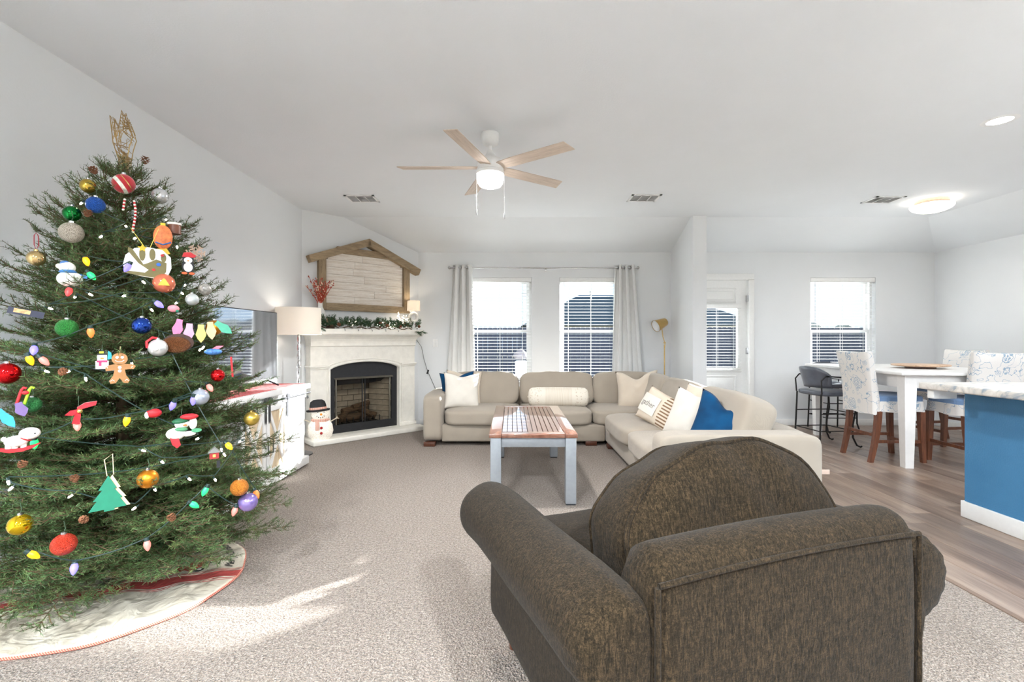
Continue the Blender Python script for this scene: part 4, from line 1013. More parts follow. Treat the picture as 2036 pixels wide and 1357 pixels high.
MB().lathe([(0, 0), (.05, 0), (.05, .015), (.02, .02), (.02, .11), (0, .11)], (0, 0, 0), 20).build('base', M['white'], dl)
b = MB(); b.tube([(.056 * math.cos(a), 0, .175 + .056 * math.sin(a)) for a in [2 * PI * i / 32 for i in range(32)]], .022, 10, closed=True); b.build('ring_body', plain('white_plaster', (.82, .8, .76, 1), .8, bump=.2), dl)
MB().tube([(0, 0, .245), (0, 0, .30)], .008, 8).build('stem', M['white'], dl)
MB().lathe([(.088, .262), (.084, .40), (.082, .40), (.086, .262), (.088, .262)], (0, 0, 0), 28).build('lamp_shade', M['shade'], dl)
MB().ball((0, 0, .335), .025, 10, 8).build('light_bulb', emis('mantel_bulb_glow', (1, .8, .55), 3), dl)
lampbulb(dl, (0, 0, .34), 1.6, c=(1, .86, .66))
# sprigs used by garland and tree
ndl = Mat('fir_needles'); nn = ndl.noise(14, 3)
ndl.col(ndl.ramp(nn, [(.3, srgb(44, 70, 36)), (.55, srgb(80, 108, 58)), (.75, srgb(134, 148, 86))])).set(rough=.6)
M['needle'] = ndl.m; M['bark'] = plain('fir_bark', srgb(86, 68, 46), .9, 0, 30, .2)
def twig_mesh(name, segs, seed, dens=330, nl=(.014, .021), nw=.0021, mat=None):
    """stems (tapered 4-gons) plus flat needles, all made with numpy. segs: list of (p0,p1,r)"""
    rs = np.random.RandomState(seed); V = []; Fc = []; base_ = 0; mats = []
    for p0, p1, r in segs:
        p0 = np.array(p0); p1 = np.array(p1); t = p1 - p0; L = np.linalg.norm(t); t = t / L
        a = np.cross(t, [0, 0, 1.0]); a = a / (np.linalg.norm(a) + 1e-9); b_ = np.cross(t, a)
        ring = [a, b_ * .87 - a * .5, -b_ * .87 - a * .5]
        V.append(np.array([p0 + q * r for q in ring] + [p1 + q * r * .7 for q in ring]))
        for k in range(3): l = (k + 1) % 3; Fc.append((base_ + k, base_ + l, base_ + 3 + l)); Fc.append((base_ + k, base_ + 3 + l, base_ + 3 + k)); mats += [0, 0]
        base_ += 6
        n = max(6, int(L * dens)); s_ = rs.rand(n)[:, None]; th = rs.rand(n) * 2 * np.pi
        rad = np.cos(th)[:, None] * a + np.sin(th)[:, None] * b_ * .8
        dirn = rad * rs.uniform(.7, 1.0, (n, 1)) + t * rs.uniform(.35, .9, (n, 1)) + np.array([0, 0, .12]); dirn /= np.linalg.norm(dirn, axis=1)[:, None]
        o_ = p0 + (p1 - p0) * s_; ln = rs.uniform(nl[0], nl[1], (n, 1)); sd = np.cross(dirn, rs.normal(size=(n, 3))); sd /= np.linalg.norm(sd, axis=1)[:, None] + 1e-9
        tri = np.stack([o_ - sd * nw * .5, o_ + sd * nw * .5, o_ + dirn * ln + sd * nw * .25, o_ + dirn * ln - sd * nw * .25], 1).reshape(-1, 3)
        V.append(tri); Fc += [(base_ + 4 * i, base_ + 4 * i + 1, base_ + 4 * i + 2, base_ + 4 * i + 3) for i in range(n)]; mats += [1] * n; base_ += 4 * n
    me = bpy.data.meshes.new(name); me.from_pydata(np.concatenate(V).tolist(), [], Fc)
    me.materials.append(M['bark']); me.materials.append(mat or M['needle']); me.polygons.foreach_set('material_index', mats); me.update(); return me
gnd = plain('garland_green', srgb(48, 82, 52), .7, 0, 20, .35)
def sprig_segs(L, seed):
    rg = random.Random(seed); s_ = [((0, 0, 0), (L, 0, L * .15), .0016)]
    for k in range(4):
        t = .2 + .18 * k
        for q in (-1, 1): s_.append(((L * t, 0, L * .15 * t), (L * t + L * .3, q * L * .30 * (1.2 - t), L * .15 * t + L * rg.uniform(.02, .2)), .0011))
    return s_
spm = [twig_mesh('sprig', sprig_segs(.10, i), i, 520, (.012, .019), .0028, gnd) for i in range(3)]
ga = thing('mantel_garland', 'green pine garland with berries and lights along the mantel', 'garland', fp(.745, .22, ZM), ang)
gpts = []; rg = random.Random(31)
for i in range(40): gpts.append((-.66 + 1.36 * i / 39, .01 * math.sin(i * .9) - .0, .018 + .012 * math.sin(i * 1.3)))
MB().tube(gpts, .006, 6).build('vine', M['bark'], ga)
for i in range(105):
    u = -.67 + 1.385 * (i + .5) / 105; hang = (u > .60) * .04 + (u < -.60) * .02
    o = place('sprig', spm[i % 3], ga, (u, rg.uniform(-.05, .03), .02 + rg.uniform(0, .03) - (hang if i % 2 else 0)))
    o.rotation_euler = (rg.uniform(-.6, .6), rg.uniform(-1.3, -.05), rg.uniform(0, 6.28)); s_ = rg.uniform(.75, 1.2); o.scale = (s_, s_, s_)
    if hang and i % 2: o.rotation_euler = (0, rg.uniform(.3, .8), rg.uniform(-1.9, -.9))
cone = plain('pinecone_brown', srgb(128, 82, 54), .8, 0, 40, .25); red = plain('dark_red_berry', srgb(112, 34, 30), .4)
for x, y, k in ((-.43, -.06, 1), (.20, -.06, 1), (.40, -.055, .7), (.68, -.05, .9)):
    b = MB()
    for r_ in range(6):
        for i in range(7):
            a = 2 * PI * i / 7 + r_ * .45; rr = .018 * math.sin(PI * (r_ + 1) / 7.5) * k
            b.box((0, 0, 0), (.011 * k, .009 * k, .003), TR((rr * math.cos(a), rr * math.sin(a), r_ * .006 * k), ry=-.5, rz=a))
    b.build('pinecone', cone, ga, (x, y, .045), (R(70), 0, R(20)))
for i in range(18):
    MB().ball((0, 0, 0), rg.uniform(.005, .011), 8, 6).build('berry', red if i % 3 else cone, ga, (rg.uniform(.1, .68), rg.uniform(-.075, -.03), rg.uniform(.02, .09)))
gw = emis('tiny_warm_light', (1, .86, .66), 6); fr_ = plain('frosted_white_berry', (.86, .86, .86, 1), .4)
for i in range(46):
    x = rg.choice((-.30, -.18, .10, .26, .30)) + rg.uniform(-.07, .07)
    MB().ball((0, 0, 0), .0036 if i % 2 else .0045, 6, 4).build('light_dot', gw if i % 2 else fr_, ga, (x, rg.uniform(-.085, -.03), rg.uniform(.0, .095)))
b = MB(); rg = random.Random(41)
for i in range(16):
    e = Vector((rg.uniform(-.10, .08), rg.uniform(-.04, .04), rg.uniform(.10, .24))); b.tube([(0, 0, 0), e * .5 + Vector((0, 0, .02)), e], .0016, 4, mi=0)
    for q in range(4): b.ball(e * rg.uniform(.55, 1) + Vector((rg.uniform(-.012, .012), rg.uniform(-.012, .012), rg.uniform(-.01, .015))), .0042, 6, 4, mi=1)
tag(b.build('twinkle_twigs', [M['white'], gw], None, fp(1.27, .16, ZM), (0, 0, ang)), 'spray of tiny lit white twigs beside the ring lamp', 'twig lights')
for i, px in enumerate((685, 712, 739, 766, 791)):
    u = uv(px, .31)
    h_ = thing('stocking_holder', 'small white stocking holder hooked on the mantel edge', 'stocking holder', fp(u, .305, ZM), ang, 'stocking holders on the mantel edge')
    MB().rbox((0, .025, .004), (.10, .05, .006), .002).build('plate', M['white'], h_)
    MB().tube([(0, 0, .004), (0, -.012, .0), (0, -.014, -.018), (0, -.022, -.024), (0, -.03, -.014)], .0035, 6).build('hook', M['chrome'], h_)
cd = thing('lamp_cord', 'black lamp cord with inline switch hanging from mantel', 'cord', (0, 0, 0))
cpts = [fp(1.43, .06, ZM + .005), fp(1.475, .02, ZM - .03), at(838, 690, 6.69), at(843, 715, 6.70), at(850, 738, 6.71), at(858, 756, 6.71), at(866, 774, 6.71), at(874, 800, 6.71), at(876, 830, 6.715)]
MB().tube(cpts, .003, 6).build('wire', M['black'], cd)
MB().rbox((0, 0, 0), (.022, .018, .06), .006).build('inline_switch', M['black'], cd, at(850.5, 740, 6.705), (0, R(22), 0))

# snowman on the hearth
sm = thing('snowman_figure', 'white mesh snowman with black top hat on the hearth', 'snowman', fp(.10, .30, .06), ang * .35)
glw = Mat('crackled_frosted_snow'); glw.col(glw.ramp(glw.vor(55, feature='DISTANCE_TO_EDGE'), [(.0, srgb(206, 190, 168)), (.08, srgb(240, 236, 228))])).set(rough=.6, ecol=(1, .9, .75, 1), emit=.12)
orst = Mat('orange_white_stripe'); orst.col(orst.mix(orst.math('GREATER_THAN', orst.wave(28, None, 0, 'X'), .5), srgb(238, 226, 214), srgb(222, 120, 84))).set(rough=.9)
def fl_lathe(b, prof, mi=0, ky=.62): b.lathe(prof, (0, 0, 0), 28, Matrix.Diagonal((1, ky, 1, 1)), mi); return b
fl_lathe(MB(), [(0, 0), (.09, 0), (.125, .04), (.14, .10), (.13, .17), (.10, .215), (.075, .235), (0, .24)]).build('body', glw.m, sm)
fl_lathe(MB(), [(0, .21), (.07, .225), (.098, .27), (.10, .31), (.085, .35), (0, .36)]).build('head', glw.m, sm)
hat = fl_lathe(MB(), [(0, .335), (.125, .328), (.13, .345), (.095, .35), (.088, .40), (.078, .435), (.05, .455), (0, .46)], ky=.7).build('top_hat', M['black'], sm, rot=(0, R(-4), 0))
fl_lathe(MB(), [(.096, .350), (.098, .352), (.095, .375), (.09, .375)], ky=.71).build('hat_band', orst.m, hat)
sf = fl_lathe(MB(), [(.08, .205), (.098, .208), (.10, .232), (.082, .24)], ky=.70).build('scarf', orst.m, sm)
MB().rbox((-.02, -.082, .165), (.045, .012, .10), .005).build('scarf_tail', orst.m, sf)
for z, y in ((.145, -.088), (.085, -.088)): MB().ball((.02, y, z), .016, 12, 8).build('button', plain('red_glass_button', srgb(176, 26, 26), .15), sm)
MB().lathe([(0, 0), (.014, 0), (0, .05)], (0, 0, 0), 10, TR((.015, -.06, .295), rx=PI / 2, rz=R(20))).build('nose', plain('carrot_orange', srgb(236, 150, 40), .6), sm)
for x, z in ((-.02, .315), (.045, .318), (-.03, .275), (-.012, .262), (.01, .257), (.032, .262), (.048, .275)): MB().ball((x, -.058, z), .0055, 8, 6).build('coal', M['black'], sm)
for sx in (-1, 1):
    b = MB(); b.tube([(sx * .11, 0, .20), (sx * .15, -.01, .225), (sx * .19, -.02, .245)], .006, 6); b.tube([(sx * .165, -.013, .232), (sx * .185, -.02, .262)], .004, 6); b.tube([(sx * .175, -.016, .238), (sx * .205, -.016, .236)], .004, 6); b.build('twig_arm', plain('white_twig', srgb(220, 206, 184), .7), sm)
# ------------------------------------------------------------------ Christmas tree
TX, TY = -1.92, 2.36
RP = [(.0, .62), (.12, .74), (.3, .80), (.65, .77), (1.0, .655), (1.33, .52), (1.6, .42), (1.78, .35), (1.95, .19), (2.08, .03)]
def RZ(z):
    if z <= RP[0][0]: return RP[0][1]
    for (a, ra), (b_, rb) in zip(RP, RP[1:]):
        if z <= b_: return ra + (rb - ra) * (z - a) / (b_ - a)
    return .02
tree = thing('christmas_tree', 'bushy green fir Christmas tree covered in ornaments', 'christmas tree', (TX, TY, 0))
MB().tube([(0, 0, .0), (.01, 0, .7), (-.005, .005, 1.4), (0, 0, 2.10)], .04, 10, rad=[.05, .038, .024, .006]).build('trunk', M['bark'], tree)
def branch_segs(L, seed, droop):
    rg = random.Random(seed); S = []; N = max(4, int(L / .07)); P = []
    for i in range(N + 1):
        t = i / N; P.append(Vector((L * t, .015 * math.sin(6 * t + seed), L * (-droop * t + droop * 1.25 * t * t))))
    for i in range(N): S.append((P[i], P[i + 1], .0055 * (1 - .75 * i / N)))
    k = 0; s_ = .16 * L if L > .2 else .03
    def at_(s):
        t = s / L * N; i = min(int(t), N - 1); return P[i].lerp(P[i + 1], t - i)
    while s_ < L - .015:
        for sd in (-1, 1):
            tl = min(.26, (L - s_) * .55 + .035) * rg.uniform(.75, 1.1); a = rg.uniform(.65, .95) * sd
            up = rg.uniform(-.06, .22); p0 = at_(s_ + rg.uniform(0, .02) if s_ + .02 < L else s_)
            d_ = Vector((math.cos(a), math.sin(a), up)).normalized(); p1 = p0 + d_ * tl + Vector((0, 0, tl * tl * .5)); pm_ = p0.lerp(p1, .55) - Vector((0, 0, .008))
            S.append((p0, pm_, .0026)); S.append((pm_, p1, .0018))
            if tl > .09:
                for q in range(int(tl / .045)):
                    f0 = .25 + .16 * q
                    if f0 > .9: break
                    b0 = p0.lerp(p1, f0); a2 = a + rg.choice((-1, 1)) * rg.uniform(.5, .9); l2 = tl * (1 - f0) * .55 + .03
                    S.append((b0, b0 + Vector((math.cos(a2), math.sin(a2), rg.uniform(-.15, .35))) * l2, .0014))
        s_ += .052
    for q in range(2): S.append((P[-1] - Vector((.02, 0, 0)), P[-1] + Vector((.04, (q - .5) * .06, .02)), .0015))
    return [(tuple(a), tuple(b_), r) for a, b_, r in S]
LENS = [.14, .24, .34, .46, .58, .68, .78]
BR = [[twig_mesh('branch', branch_segs(L, 10 * i + j, .10), 10 * i + j, 300) for j in range(2)] for i, L in enumerate(LENS)]
rg = random.Random(77); nb = 0
def put_branch(z, th, L, el):
    global nb
    i = min(range(len(LENS)), key=lambda q: abs(LENS[q] - L)); me = BR[i][rg.randrange(2)]; rx = rg.uniform(-.35, .35); s_ = L / LENS[i]
    co_ = BCO[me.name]
    for _ in range(24):       # keep clear of the wall and the console
        sy = min(1, s_); Mx = np.array(TR((TX, TY, z), rx, -el, th) @ Matrix.Diagonal((s_, sy, min(1, s_ * 1.2), 1)))
        w = co_ @ Mx[:3, :3].T + Mx[:3, 3]
        if w[:, 0].min() < XL + .02 or ((w[:, 0] < -1.92) & (w[:, 1] > 3.10) & (w[:, 2] < .82)).any() or w[:, 2].min() < .03: s_ *= .92
        else: break
    o = place('branch', me, tree, (0, 0, z), (rx, -el, th)); o.scale = (s_, sy, min(1, s_ * 1.2)); nb += 1
BCO = {}
for q in BR:
    for me in q:
        c_ = np.empty(len(me.vertices) * 3); me.vertices.foreach_get('co', c_); BCO[me.name] = c_.reshape(-1, 3)
for k in range(12): put_branch(.20, 2 * PI * k / 12 + .2, rg.uniform(.42, .6), R(-1) + rg.uniform(-.04, .06))
z = .24
while z < 2.0:
    n = 11 if z < .9 else (9 if z < 1.5 else 7)
    off = rg.uniform(0, 6.28)
    for k in range(n):
        th = off + 2 * PI * k / n + rg.uniform(-.2, .2); el = R(-9 + 42 * (z / 2.06) ** 1.2) + rg.uniform(-.10, .12)
        L = RZ(z) 
        for _ in range(6): L = .5 * L + .5 * RZ(min(2.06, z + L * math.sin(el))) / math.cos(el)
        put_branch(z, th, max(.10, L * rg.uniform(.78, 1.04)), el)
    for k in range(4 if z < 1.75 else 1):      # short inner branches that close the gaps
        put_branch(z + rg.uniform(-.03, .03), rg.uniform(0, 6.28), RZ(z) * rg.uniform(.35, .7) + .04, R(12) + rg.uniform(-.2, .2))
    z += .082 if z < 1.5 else .07
for th in (0, 1.3, 2.6, 3.9, 5.2): put_branch(1.97, th, .11, R(40))

def surf(px, py, k=.93):
    """first point where the ray of this pixel reaches the outside of the tree"""
    best, bd = None, 9; dd = 1.25
    while dd < 3.2:
        p_ = at(px, py, dd); q = math.hypot(p_.x - TX, p_.y - TY) - RZ(p_.z) * k
        if q < 0: return p_
        if q < bd: bd, best = q, p_
        dd += .01
    return best
def face(p_): return math.atan2(-p_.x, p_.y)
def gl(name, c, rough=.12, metal=.85): return plain(name, c, rough, metal, 30, .05)
def glit(name, c):
    t = Mat(name); v = t.vor(420); t.col(t.ramp(v, [(.05, tuple(min(1, x * 2.2 + .08) for x in c[:3]) + (1,)), (.35, c), (.8, tuple(x * .45 for x in c[:3]) + (1,))])).set(rough=.35, metal=.35)
    t.bump(v, .8, .004); return t.m
capm = M['chrome']; gold = gl('gold_cap', (.75, .55, .2, 1), .25, 1)
loopm = plain('ornament_thread', srgb(60, 80, 60), .8)
def ball(label, px, py, rpx, mat, cap=capm, k=.95, extra=None, hook=True):
    p_ = surf(px, py, k); r = rpx * p_.y / FPX
    o = thing('ball_ornament', label, 'ornament', p_, face(p_))
    bo = MB().ball((0, 0, 0), r, 28, 18).build('ball', mat, o)
    MB().lathe([(0, 0), (r * .22, 0), (r * .22, r * .2), (r * .12, r * .26), (0, r * .26)], (0, 0, r * .95), 14).build('cap', cap, o)
    if hook: MB().tube([(0, 0, r * 1.18), (r * .12, 0, r * 1.5), (0, 0, r * 2.2)], .0011, 5).build('hanger', loopm, o)
    if extra: extra(o, bo, r)
    return o
GOLD = gl('satin_gold', srgb(200, 150, 60), .3); SGOLD = gl('matte_amber_gold', srgb(206, 132, 36), .35)
ball('satin gold ball ornament above the blue glitter ball', 175, 370, 13.5, gl('olive_gold', srgb(190, 160, 70), .22))
def truckdeco(o, bo, r):
    MB().lathe([(r * 1.005 * math.sin(a), -r * 1.005 * math.cos(a)) for a in [R(58) + R(20) * i / 5 for i in range(6)]], (0, 0, 0), 28, TR(ry=R(55))).build('white_band', plain('cream_painted_band', srgb(236, 228, 214), .5, 0, 60, .3), bo)
    MB().lathe([(r * 1.006 * math.sin(a), -r * 1.006 * math.cos(a)) for a in [R(100) + R(5) * i / 3 for i in range(4)]], (0, 0, 0), 28, TR(ry=R(55))).build('gold_band', gold, bo)
ball('red ball ornament with painted cream band below the topper', 246, 366, 19, plain('red_velvet_ball', srgb(186, 22, 36), .6, sheen=.4), k=.9, extra=truckdeco)
ball('blue glitter ball ornament near the treetop', 190, 408, 16, glit('blue_glitter', srgb(20, 86, 176)))
ball('shiny green ball ornament beside the blue glitter ball', 143, 425, 15, gl('green_mirror', srgb(16, 110, 46), .08))
ball('clear glass ball ornament high on the tree', 318, 390, 15, gl('clear_bauble', srgb(205, 205, 206), .06, .6))
ball('champagne glitter ball ornament left of the wooden beads', 142, 463, 20, glit('champagne_glitter', srgb(196, 182, 164)))
def redloop(o, bo, r): MB().tube([(.0, 0, r * 1.1), (r * .25, 0, r * 1.8), (r * .2, 0, r * 3), (0, 0, r * 3.4), (-r * .2, 0, r * 3), (-r * .2, 0, r * 1.8)], .0016, 5, closed=True).build('red_loop', plain('red_cord', srgb(150, 20, 40), .7), o)
ball('mirror gold ball ornament hanging from a red loop', 72, 514, 15, gl('pale_gold_mirror', srgb(196, 170, 120), .06), gold, 1.0, redloop, False)
ball('green glitter ball ornament beside an orange bulb', 133, 653, 18, glit('green_glitter', srgb(40, 130, 50)))
ball('shiny blue ball ornament in the middle of the tree', 282, 648, 16.5, gl('blue_mirror', srgb(36, 68, 150), .07), k=.97)
ball('amber gold ball ornament behind the paper bulb garland', 426, 652, 15, SGOLD)
def angeldeco(o, bo, r): MB().prism([(-r * .5, -r * .3), (r * .5, -r * .3), (r * .15, r * .3), (0, r * .45), (-r * .15, r * .3)], -r * 1.03, -r * .80).build('yellow_figure', plain('yellow_paint', srgb(226, 180, 60), .5), bo)
ball('coral pink ball ornament with yellow figure under the handprint', 326, 564, 19, gl('coral_gloss', srgb(206, 112, 84), .2, .3), k=.95, extra=angeldeco)
ball('clear ball ornament filled with grey shavings beside paper tag', 408, 576, 12, plain('grey_shavings', srgb(150, 146, 140), .25, .2, 80, .5), k=1.0)
ball('small clear ball ornament below the penguin', 382, 596, 12, gl('clear_bauble_small', srgb(200, 205, 205), .08, .5), k=1.0)
def snowdeco(o, bo, r):
    MB().tube([(-r * 1.0, -r * .2, 0), (-r * 1.05, -r * .3, r * .7), (-r * .5, -r * .2, r * 1.2), (0, 0, r * 1.1)], r * .14, 8).build('striped_handle', plain('candy_stripe', srgb(206, 40, 50), .5, 0, 90, .5), bo)
    MB().ball((-r * .2, -r * .9, -r * .1), r * .28, 10, 8).build('snowman_face', M['white'], bo)
ball('clear ball ornament with snowman face and striped handle', 314, 692, 17, gl('frosted_bauble', srgb(214, 214, 212), .1, .45), k=.97, extra=snowdeco)
ball('glossy red ball ornament near the outer branch tips', 14, 743, 21, gl('red_mirror', srgb(196, 20, 26), .07), k=.95)
ball('shiny red ball ornament in front of the television', 433, 747, 12.5, gl('red_gloss', srgb(200, 26, 30), .1), k=.98)
ball('pale iridescent ball ornament beside a blue light', 398, 790, 16, gl('pearl_blue', srgb(176, 182, 196), .15, .5))
ball('satin gold ball ornament hanging near the barn doors', 500, 833, 14, gl('satin_brass', srgb(200, 172, 84), .28), gold, 1.0)
ball('matte amber ball ornament beside the green wooden tree', 294, 953, 18.5, SGOLD, k=.98)
ball('orange glitter ball ornament above the purple ball', 476, 970, 16.5, glit('orange_glitter', srgb(206, 122, 30)), k=1.0)
ball('iridescent purple ball ornament low on the tree', 493, 999, 18, gl('purple_pearl', srgb(150, 130, 196), .1, .6), k=.98)
ball('mirror yellow ball ornament low at the outer branches', 40, 1044, 20, gl('yellow_mirror', srgb(206, 170, 30), .08), k=.97)
ball('red-orange glitter ball ornament just above the tree skirt', 127, 1083, 21, glit('red_orange_glitter', srgb(200, 52, 24)), k=1.0)
ball('dark green glitter ball ornament behind the candy canes', 64, 805, 15, glit('dark_green_glitter', srgb(36, 116, 56)), k=.93)

def flat(name, label, px, py, parts, k=.97, tilt=0, cat='ornament', hang=None):
    """flat ornament; parts: (name, mesh builder in metres, material)"""
    p_ = surf(px, py, k); o = thing(name, label, cat, p_, face(p_)); o.rotation_euler[1] = tilt; s_ = p_.y / FPX
    for nm, fn, mt in parts: b = MB(); fn(b, s_); b.build(nm, mt, o)
    if hang: MB().tube([(hang[0] * s_, 0, hang[1] * s_), (0, 0, hang[2] * s_)], .0011, 5).build('hanger', loopm, o)
    return o
def ell(a, c, n=24, cx=0, cz=0): return [(cx + a * math.cos(2 * PI * i / n), cz + c * math.sin(2 * PI * i / n)) for i in range(n)]
def P(pts, s_): return [(x * s_, z * s_) for x, z in pts]
C = lambda n, r, g, b_, ro=.6: plain('paint_' + n, srgb(r, g, b_), ro)
WHT, RED, BLK, GRN = C('white', 236, 232, 226), C('red', 190, 30, 38), C('black', 26, 26, 30), C('green', 28, 120, 92)
# handprint disc
def hand(b, s_):
    b.prism(P([(-14, -26), (20, -30), (30, -16), (31, 2), (14, 8), (2, 0), (-6, -4), (-24, 26), (-30, 28), (-30, 20), (-14, -2), (2, -14), (-4, -20), (-34, -18), (-38, -22)], s_), -.0045, -.003)
    b.prism(P(ell(5, 13, 12, -8, 16), s_), -.0045, -.003); b.prism(P(ell(5, 12, 12, 8, 17), s_), -.0045, -.003); b.prism(P(ell(4.5, 9, 12, 26, 12), s_), -.0045, -.003)
flat('handprint_ornament', 'white clay disc ornament with olive handprint', 293, 523, [('disc', lambda b, s_: b.prism(P([(-38, -8), (-34, 12), (-20, 27), (0, 31), (24, 28), (38, 14), (39, -8), (33, -24), (18, -31), (-12, -27), (-32, -21)], s_), -.003, .003), WHT), ('handprint', hand, C('olive', 112, 102, 60)),
     ('gold_star', lambda b, s_: b.prism(P([((8 if i % 2 == 0 else 3.6) * math.cos(PI * i / 5 + PI / 2) - 8, (8 if i % 2 == 0 else 3.6) * math.sin(PI * i / 5 + PI / 2) + 28) for i in range(10)], s_), -.006, -.0045), C('star', 222, 178, 40)),
     ('red_dot', lambda b, s_: b.prism(P(ell(3, 2.5, 10, 24, 17), s_), -.006, -.003), RED), ('red_dot', lambda b, s_: b.prism(P(ell(3, 2.5, 10, 10, -13), s_), -.006, -.0045), RED), ('blue_dot', lambda b, s_: b.prism(P(ell(4, 3.5, 10, 18, -2), s_), -.006, -.0045), C('blue', 36, 96, 180)),
     ('ribbon', lambda b, s_: (b.tube([(-4 * s_, 0, 30 * s_), (-26 * s_, 0, 66 * s_), (18 * s_, 0, 70 * s_), (4 * s_, 0, 30 * s_)], .0016, 5)), C('yellow_ribbon', 226, 206, 90))], k=1.0)
flat('penguin_ornament', 'flat wooden penguin ornament wearing a red hat', 374, 524, [('body', lambda b, s_: b.prism(P(ell(10.5, 13, 20, 0, -6), s_) , -.002, .002), BLK), ('head', lambda b, s_: b.prism(P(ell(9.5, 9.5, 20, 0, 8), s_), -.0025, .002), BLK), ('belly', lambda b, s_: b.prism(P(ell(7.5, 9, 20, 0, -8), s_), -.0035, -.002), WHT), ('face', lambda b, s_: b.prism(P(ell(7, 6, 20, 0, 6), s_), -.0035, -.0025), WHT),
     ('hat', lambda b, s_: b.prism(P([(-10, 12), (10, 12), (14, 16), (4, 22), (-7, 21)], s_), -.004, .002), RED), ('beak', lambda b, s_: b.prism(P([(-2, 6), (2, 6), (0, 3)], s_), -.005, -.0035), C('beak', 230, 130, 40)), ('foot', lambda b, s_: b.prism(P(ell(5, 2.4, 10, -6, -20), s_), -.004, .002), C('feet', 226, 100, 50)), ('foot', lambda b, s_: b.prism(P(ell(5, 2.4, 10, 6, -20), s_), -.004, .002), C('feet2', 226, 100, 50))], k=1.03, hang=(0, 20, 34))
def flake(b, s_):
    for i in range(3): b.box((0, 0, 0), (32 * s_, .003, 3.2 * s_), TR(ry=PI * i / 3))
    for i in range(6):
        a = PI * i / 3
        for q in (7, 12):
            for sg_ in (-1, 1): b.box((3 * s_, 0, 0), (7 * s_, .003, 2.2 * s_), TR((q * s_ * math.cos(a), 0, q * s_ * math.sin(a)), ry=-(a + sg_ * .9)))
flat('snowflake_ornament', 'pale wooden snowflake ornament behind the penguin', 389, 504, [('snowflake', flake, C('birch', 188, 160, 140))], k=1.0, hang=(0, 16, 26))
def gman(b, s_):
    b.prism(P([(-5, 9), (-16, 7), (-22, 2), (-21, -5), (-14, -4), (-8, -3), (-10, -14), (-16, -24), (-14, -30), (-6, -29), (0, -19), (6, -29), (13, -30), (16, -24), (10, -14), (8, -3), (14, -2), (22, -2), (25, 4), (20, 8), (5, 9)], s_), -.002, .002); b.prism(P(ell(12.5, 12, 24, 0, 19), s_), -.002, .002)
def icing(b, s_):
    for x, z, r in ((-4, 22, 2.6), (4, 22, 2.6), (0, 2, 2.8), (0, -5, 2.8)): b.prism(P(ell(r, r, 12, x, z), s_), -.0032, -.002)
    b.tube([(-7 * s_, -.0025, 16 * s_), (-3 * s_, -.0025, 13.4 * s_), (3 * s_, -.0025, 13.4 * s_), (7 * s_, -.0025, 16 * s_)], .0011, 5)
    for sx in (-1, 1): b.tube([(sx * 8 * s_, -.0025, -25 * s_), (sx * 11 * s_, -.0025, -22 * s_), (sx * 14 * s_, -.0025, -25 * s_)], .001, 5); b.tube([(sx * 18 * s_, -.0025, 1 * s_), (sx * 20 * s_, -.0025, 4 * s_)], .001, 5)
flat('gingerbread_ornament', 'brown gingerbread man ornament with white icing', 238, 733, [('cookie', gman, C('gingerbread', 160, 112, 66)), ('icing', icing, WHT), ('twine', lambda b, s_: b.tube([(0, 0, 30 * s_), (1 * s_, 0, 44 * s_)], .0013, 5), C('twine', 196, 176, 130))], k=1.02)
def px_sn(b, s_): b.box((0, 0, -6 * s_), (20 * s_, .006, 16 * s_)); b.box((0, 0, 8 * s_), (15 * s_, .006, 13 * s_))
flat('bead_snowman_ornament', 'blocky bead snowman ornament with black hat and skis', 203, 720, [('body', px_sn, WHT), ('hat', lambda b, s_: (b.box((0, 0, 15 * s_), (15 * s_, .007, 3 * s_)), b.box((0, 0, 19 * s_), (9 * s_, .007, 7 * s_))), BLK), ('hat_badge', lambda b, s_: b.box((-1 * s_, -.004, 19 * s_), (7 * s_, .002, 4 * s_)), C('lime', 180, 200, 50)), ('scarf', lambda b, s_: (b.box((0, -.001, 1 * s_), (16 * s_, .007, 4 * s_)), b.box((-3 * s_, -.001, -4 * s_), (4 * s_, .007, 8 * s_))), C('magenta', 170, 50, 100)), ('nose', lambda b, s_: b.box((0, -.004, 7 * s_), (5 * s_, .003, 3 * s_)), C('orange', 226, 130, 40)), ('ski', lambda b, s_: b.tube([(-14 * s_, 0, -15 * s_), (14 * s_, 0, -15 * s_), (17 * s_, 0, -13 * s_)], .0014, 5), BLK), ('ribbon', lambda b, s_: b.prism(P([(8, 4), (15, 6), (14, 18), (9, 22)], s_), -.001, .001), C('teal', 40, 150, 160))], k=1.0, hang=(0, 22, 34))
def ptree(b, s_, dx=0): b.prism(P([(dx, 34), (-16 + dx, 7), (-10 + dx, 7), (-25 + dx, -13), (-19 + dx, -13), (-32 + dx, -32), (-9 + dx, -32), (-9 + dx, -36), (7 + dx, -36), (7 + dx, -32), (26 + dx, -32), (16 + dx, -13), (20 + dx, -13), (8 + dx, 7), (12 + dx, 7)], s_), -.003 if dx == 0 else .003, .003 if dx == 0 else .008)
flat('wooden_tree_ornament', 'layered green wooden tree ornament on beige strings', 217, 980, [('green_layer', lambda b, s_: ptree(b, s_), GRN), ('pale_layer', lambda b, s_: ptree(b, s_, 6), C('cream_wood', 220, 208, 160)), ('string', lambda b, s_: b.tube([(-2 * s_, .004, 33 * s_), (-5 * s_, .004, 66 * s_), (8 * s_, .004, 76 * s_), (8 * s_, .004, 34 * s_)], .0016, 5), C('string', 206, 190, 156))], k=1.05, tilt=R(-2))
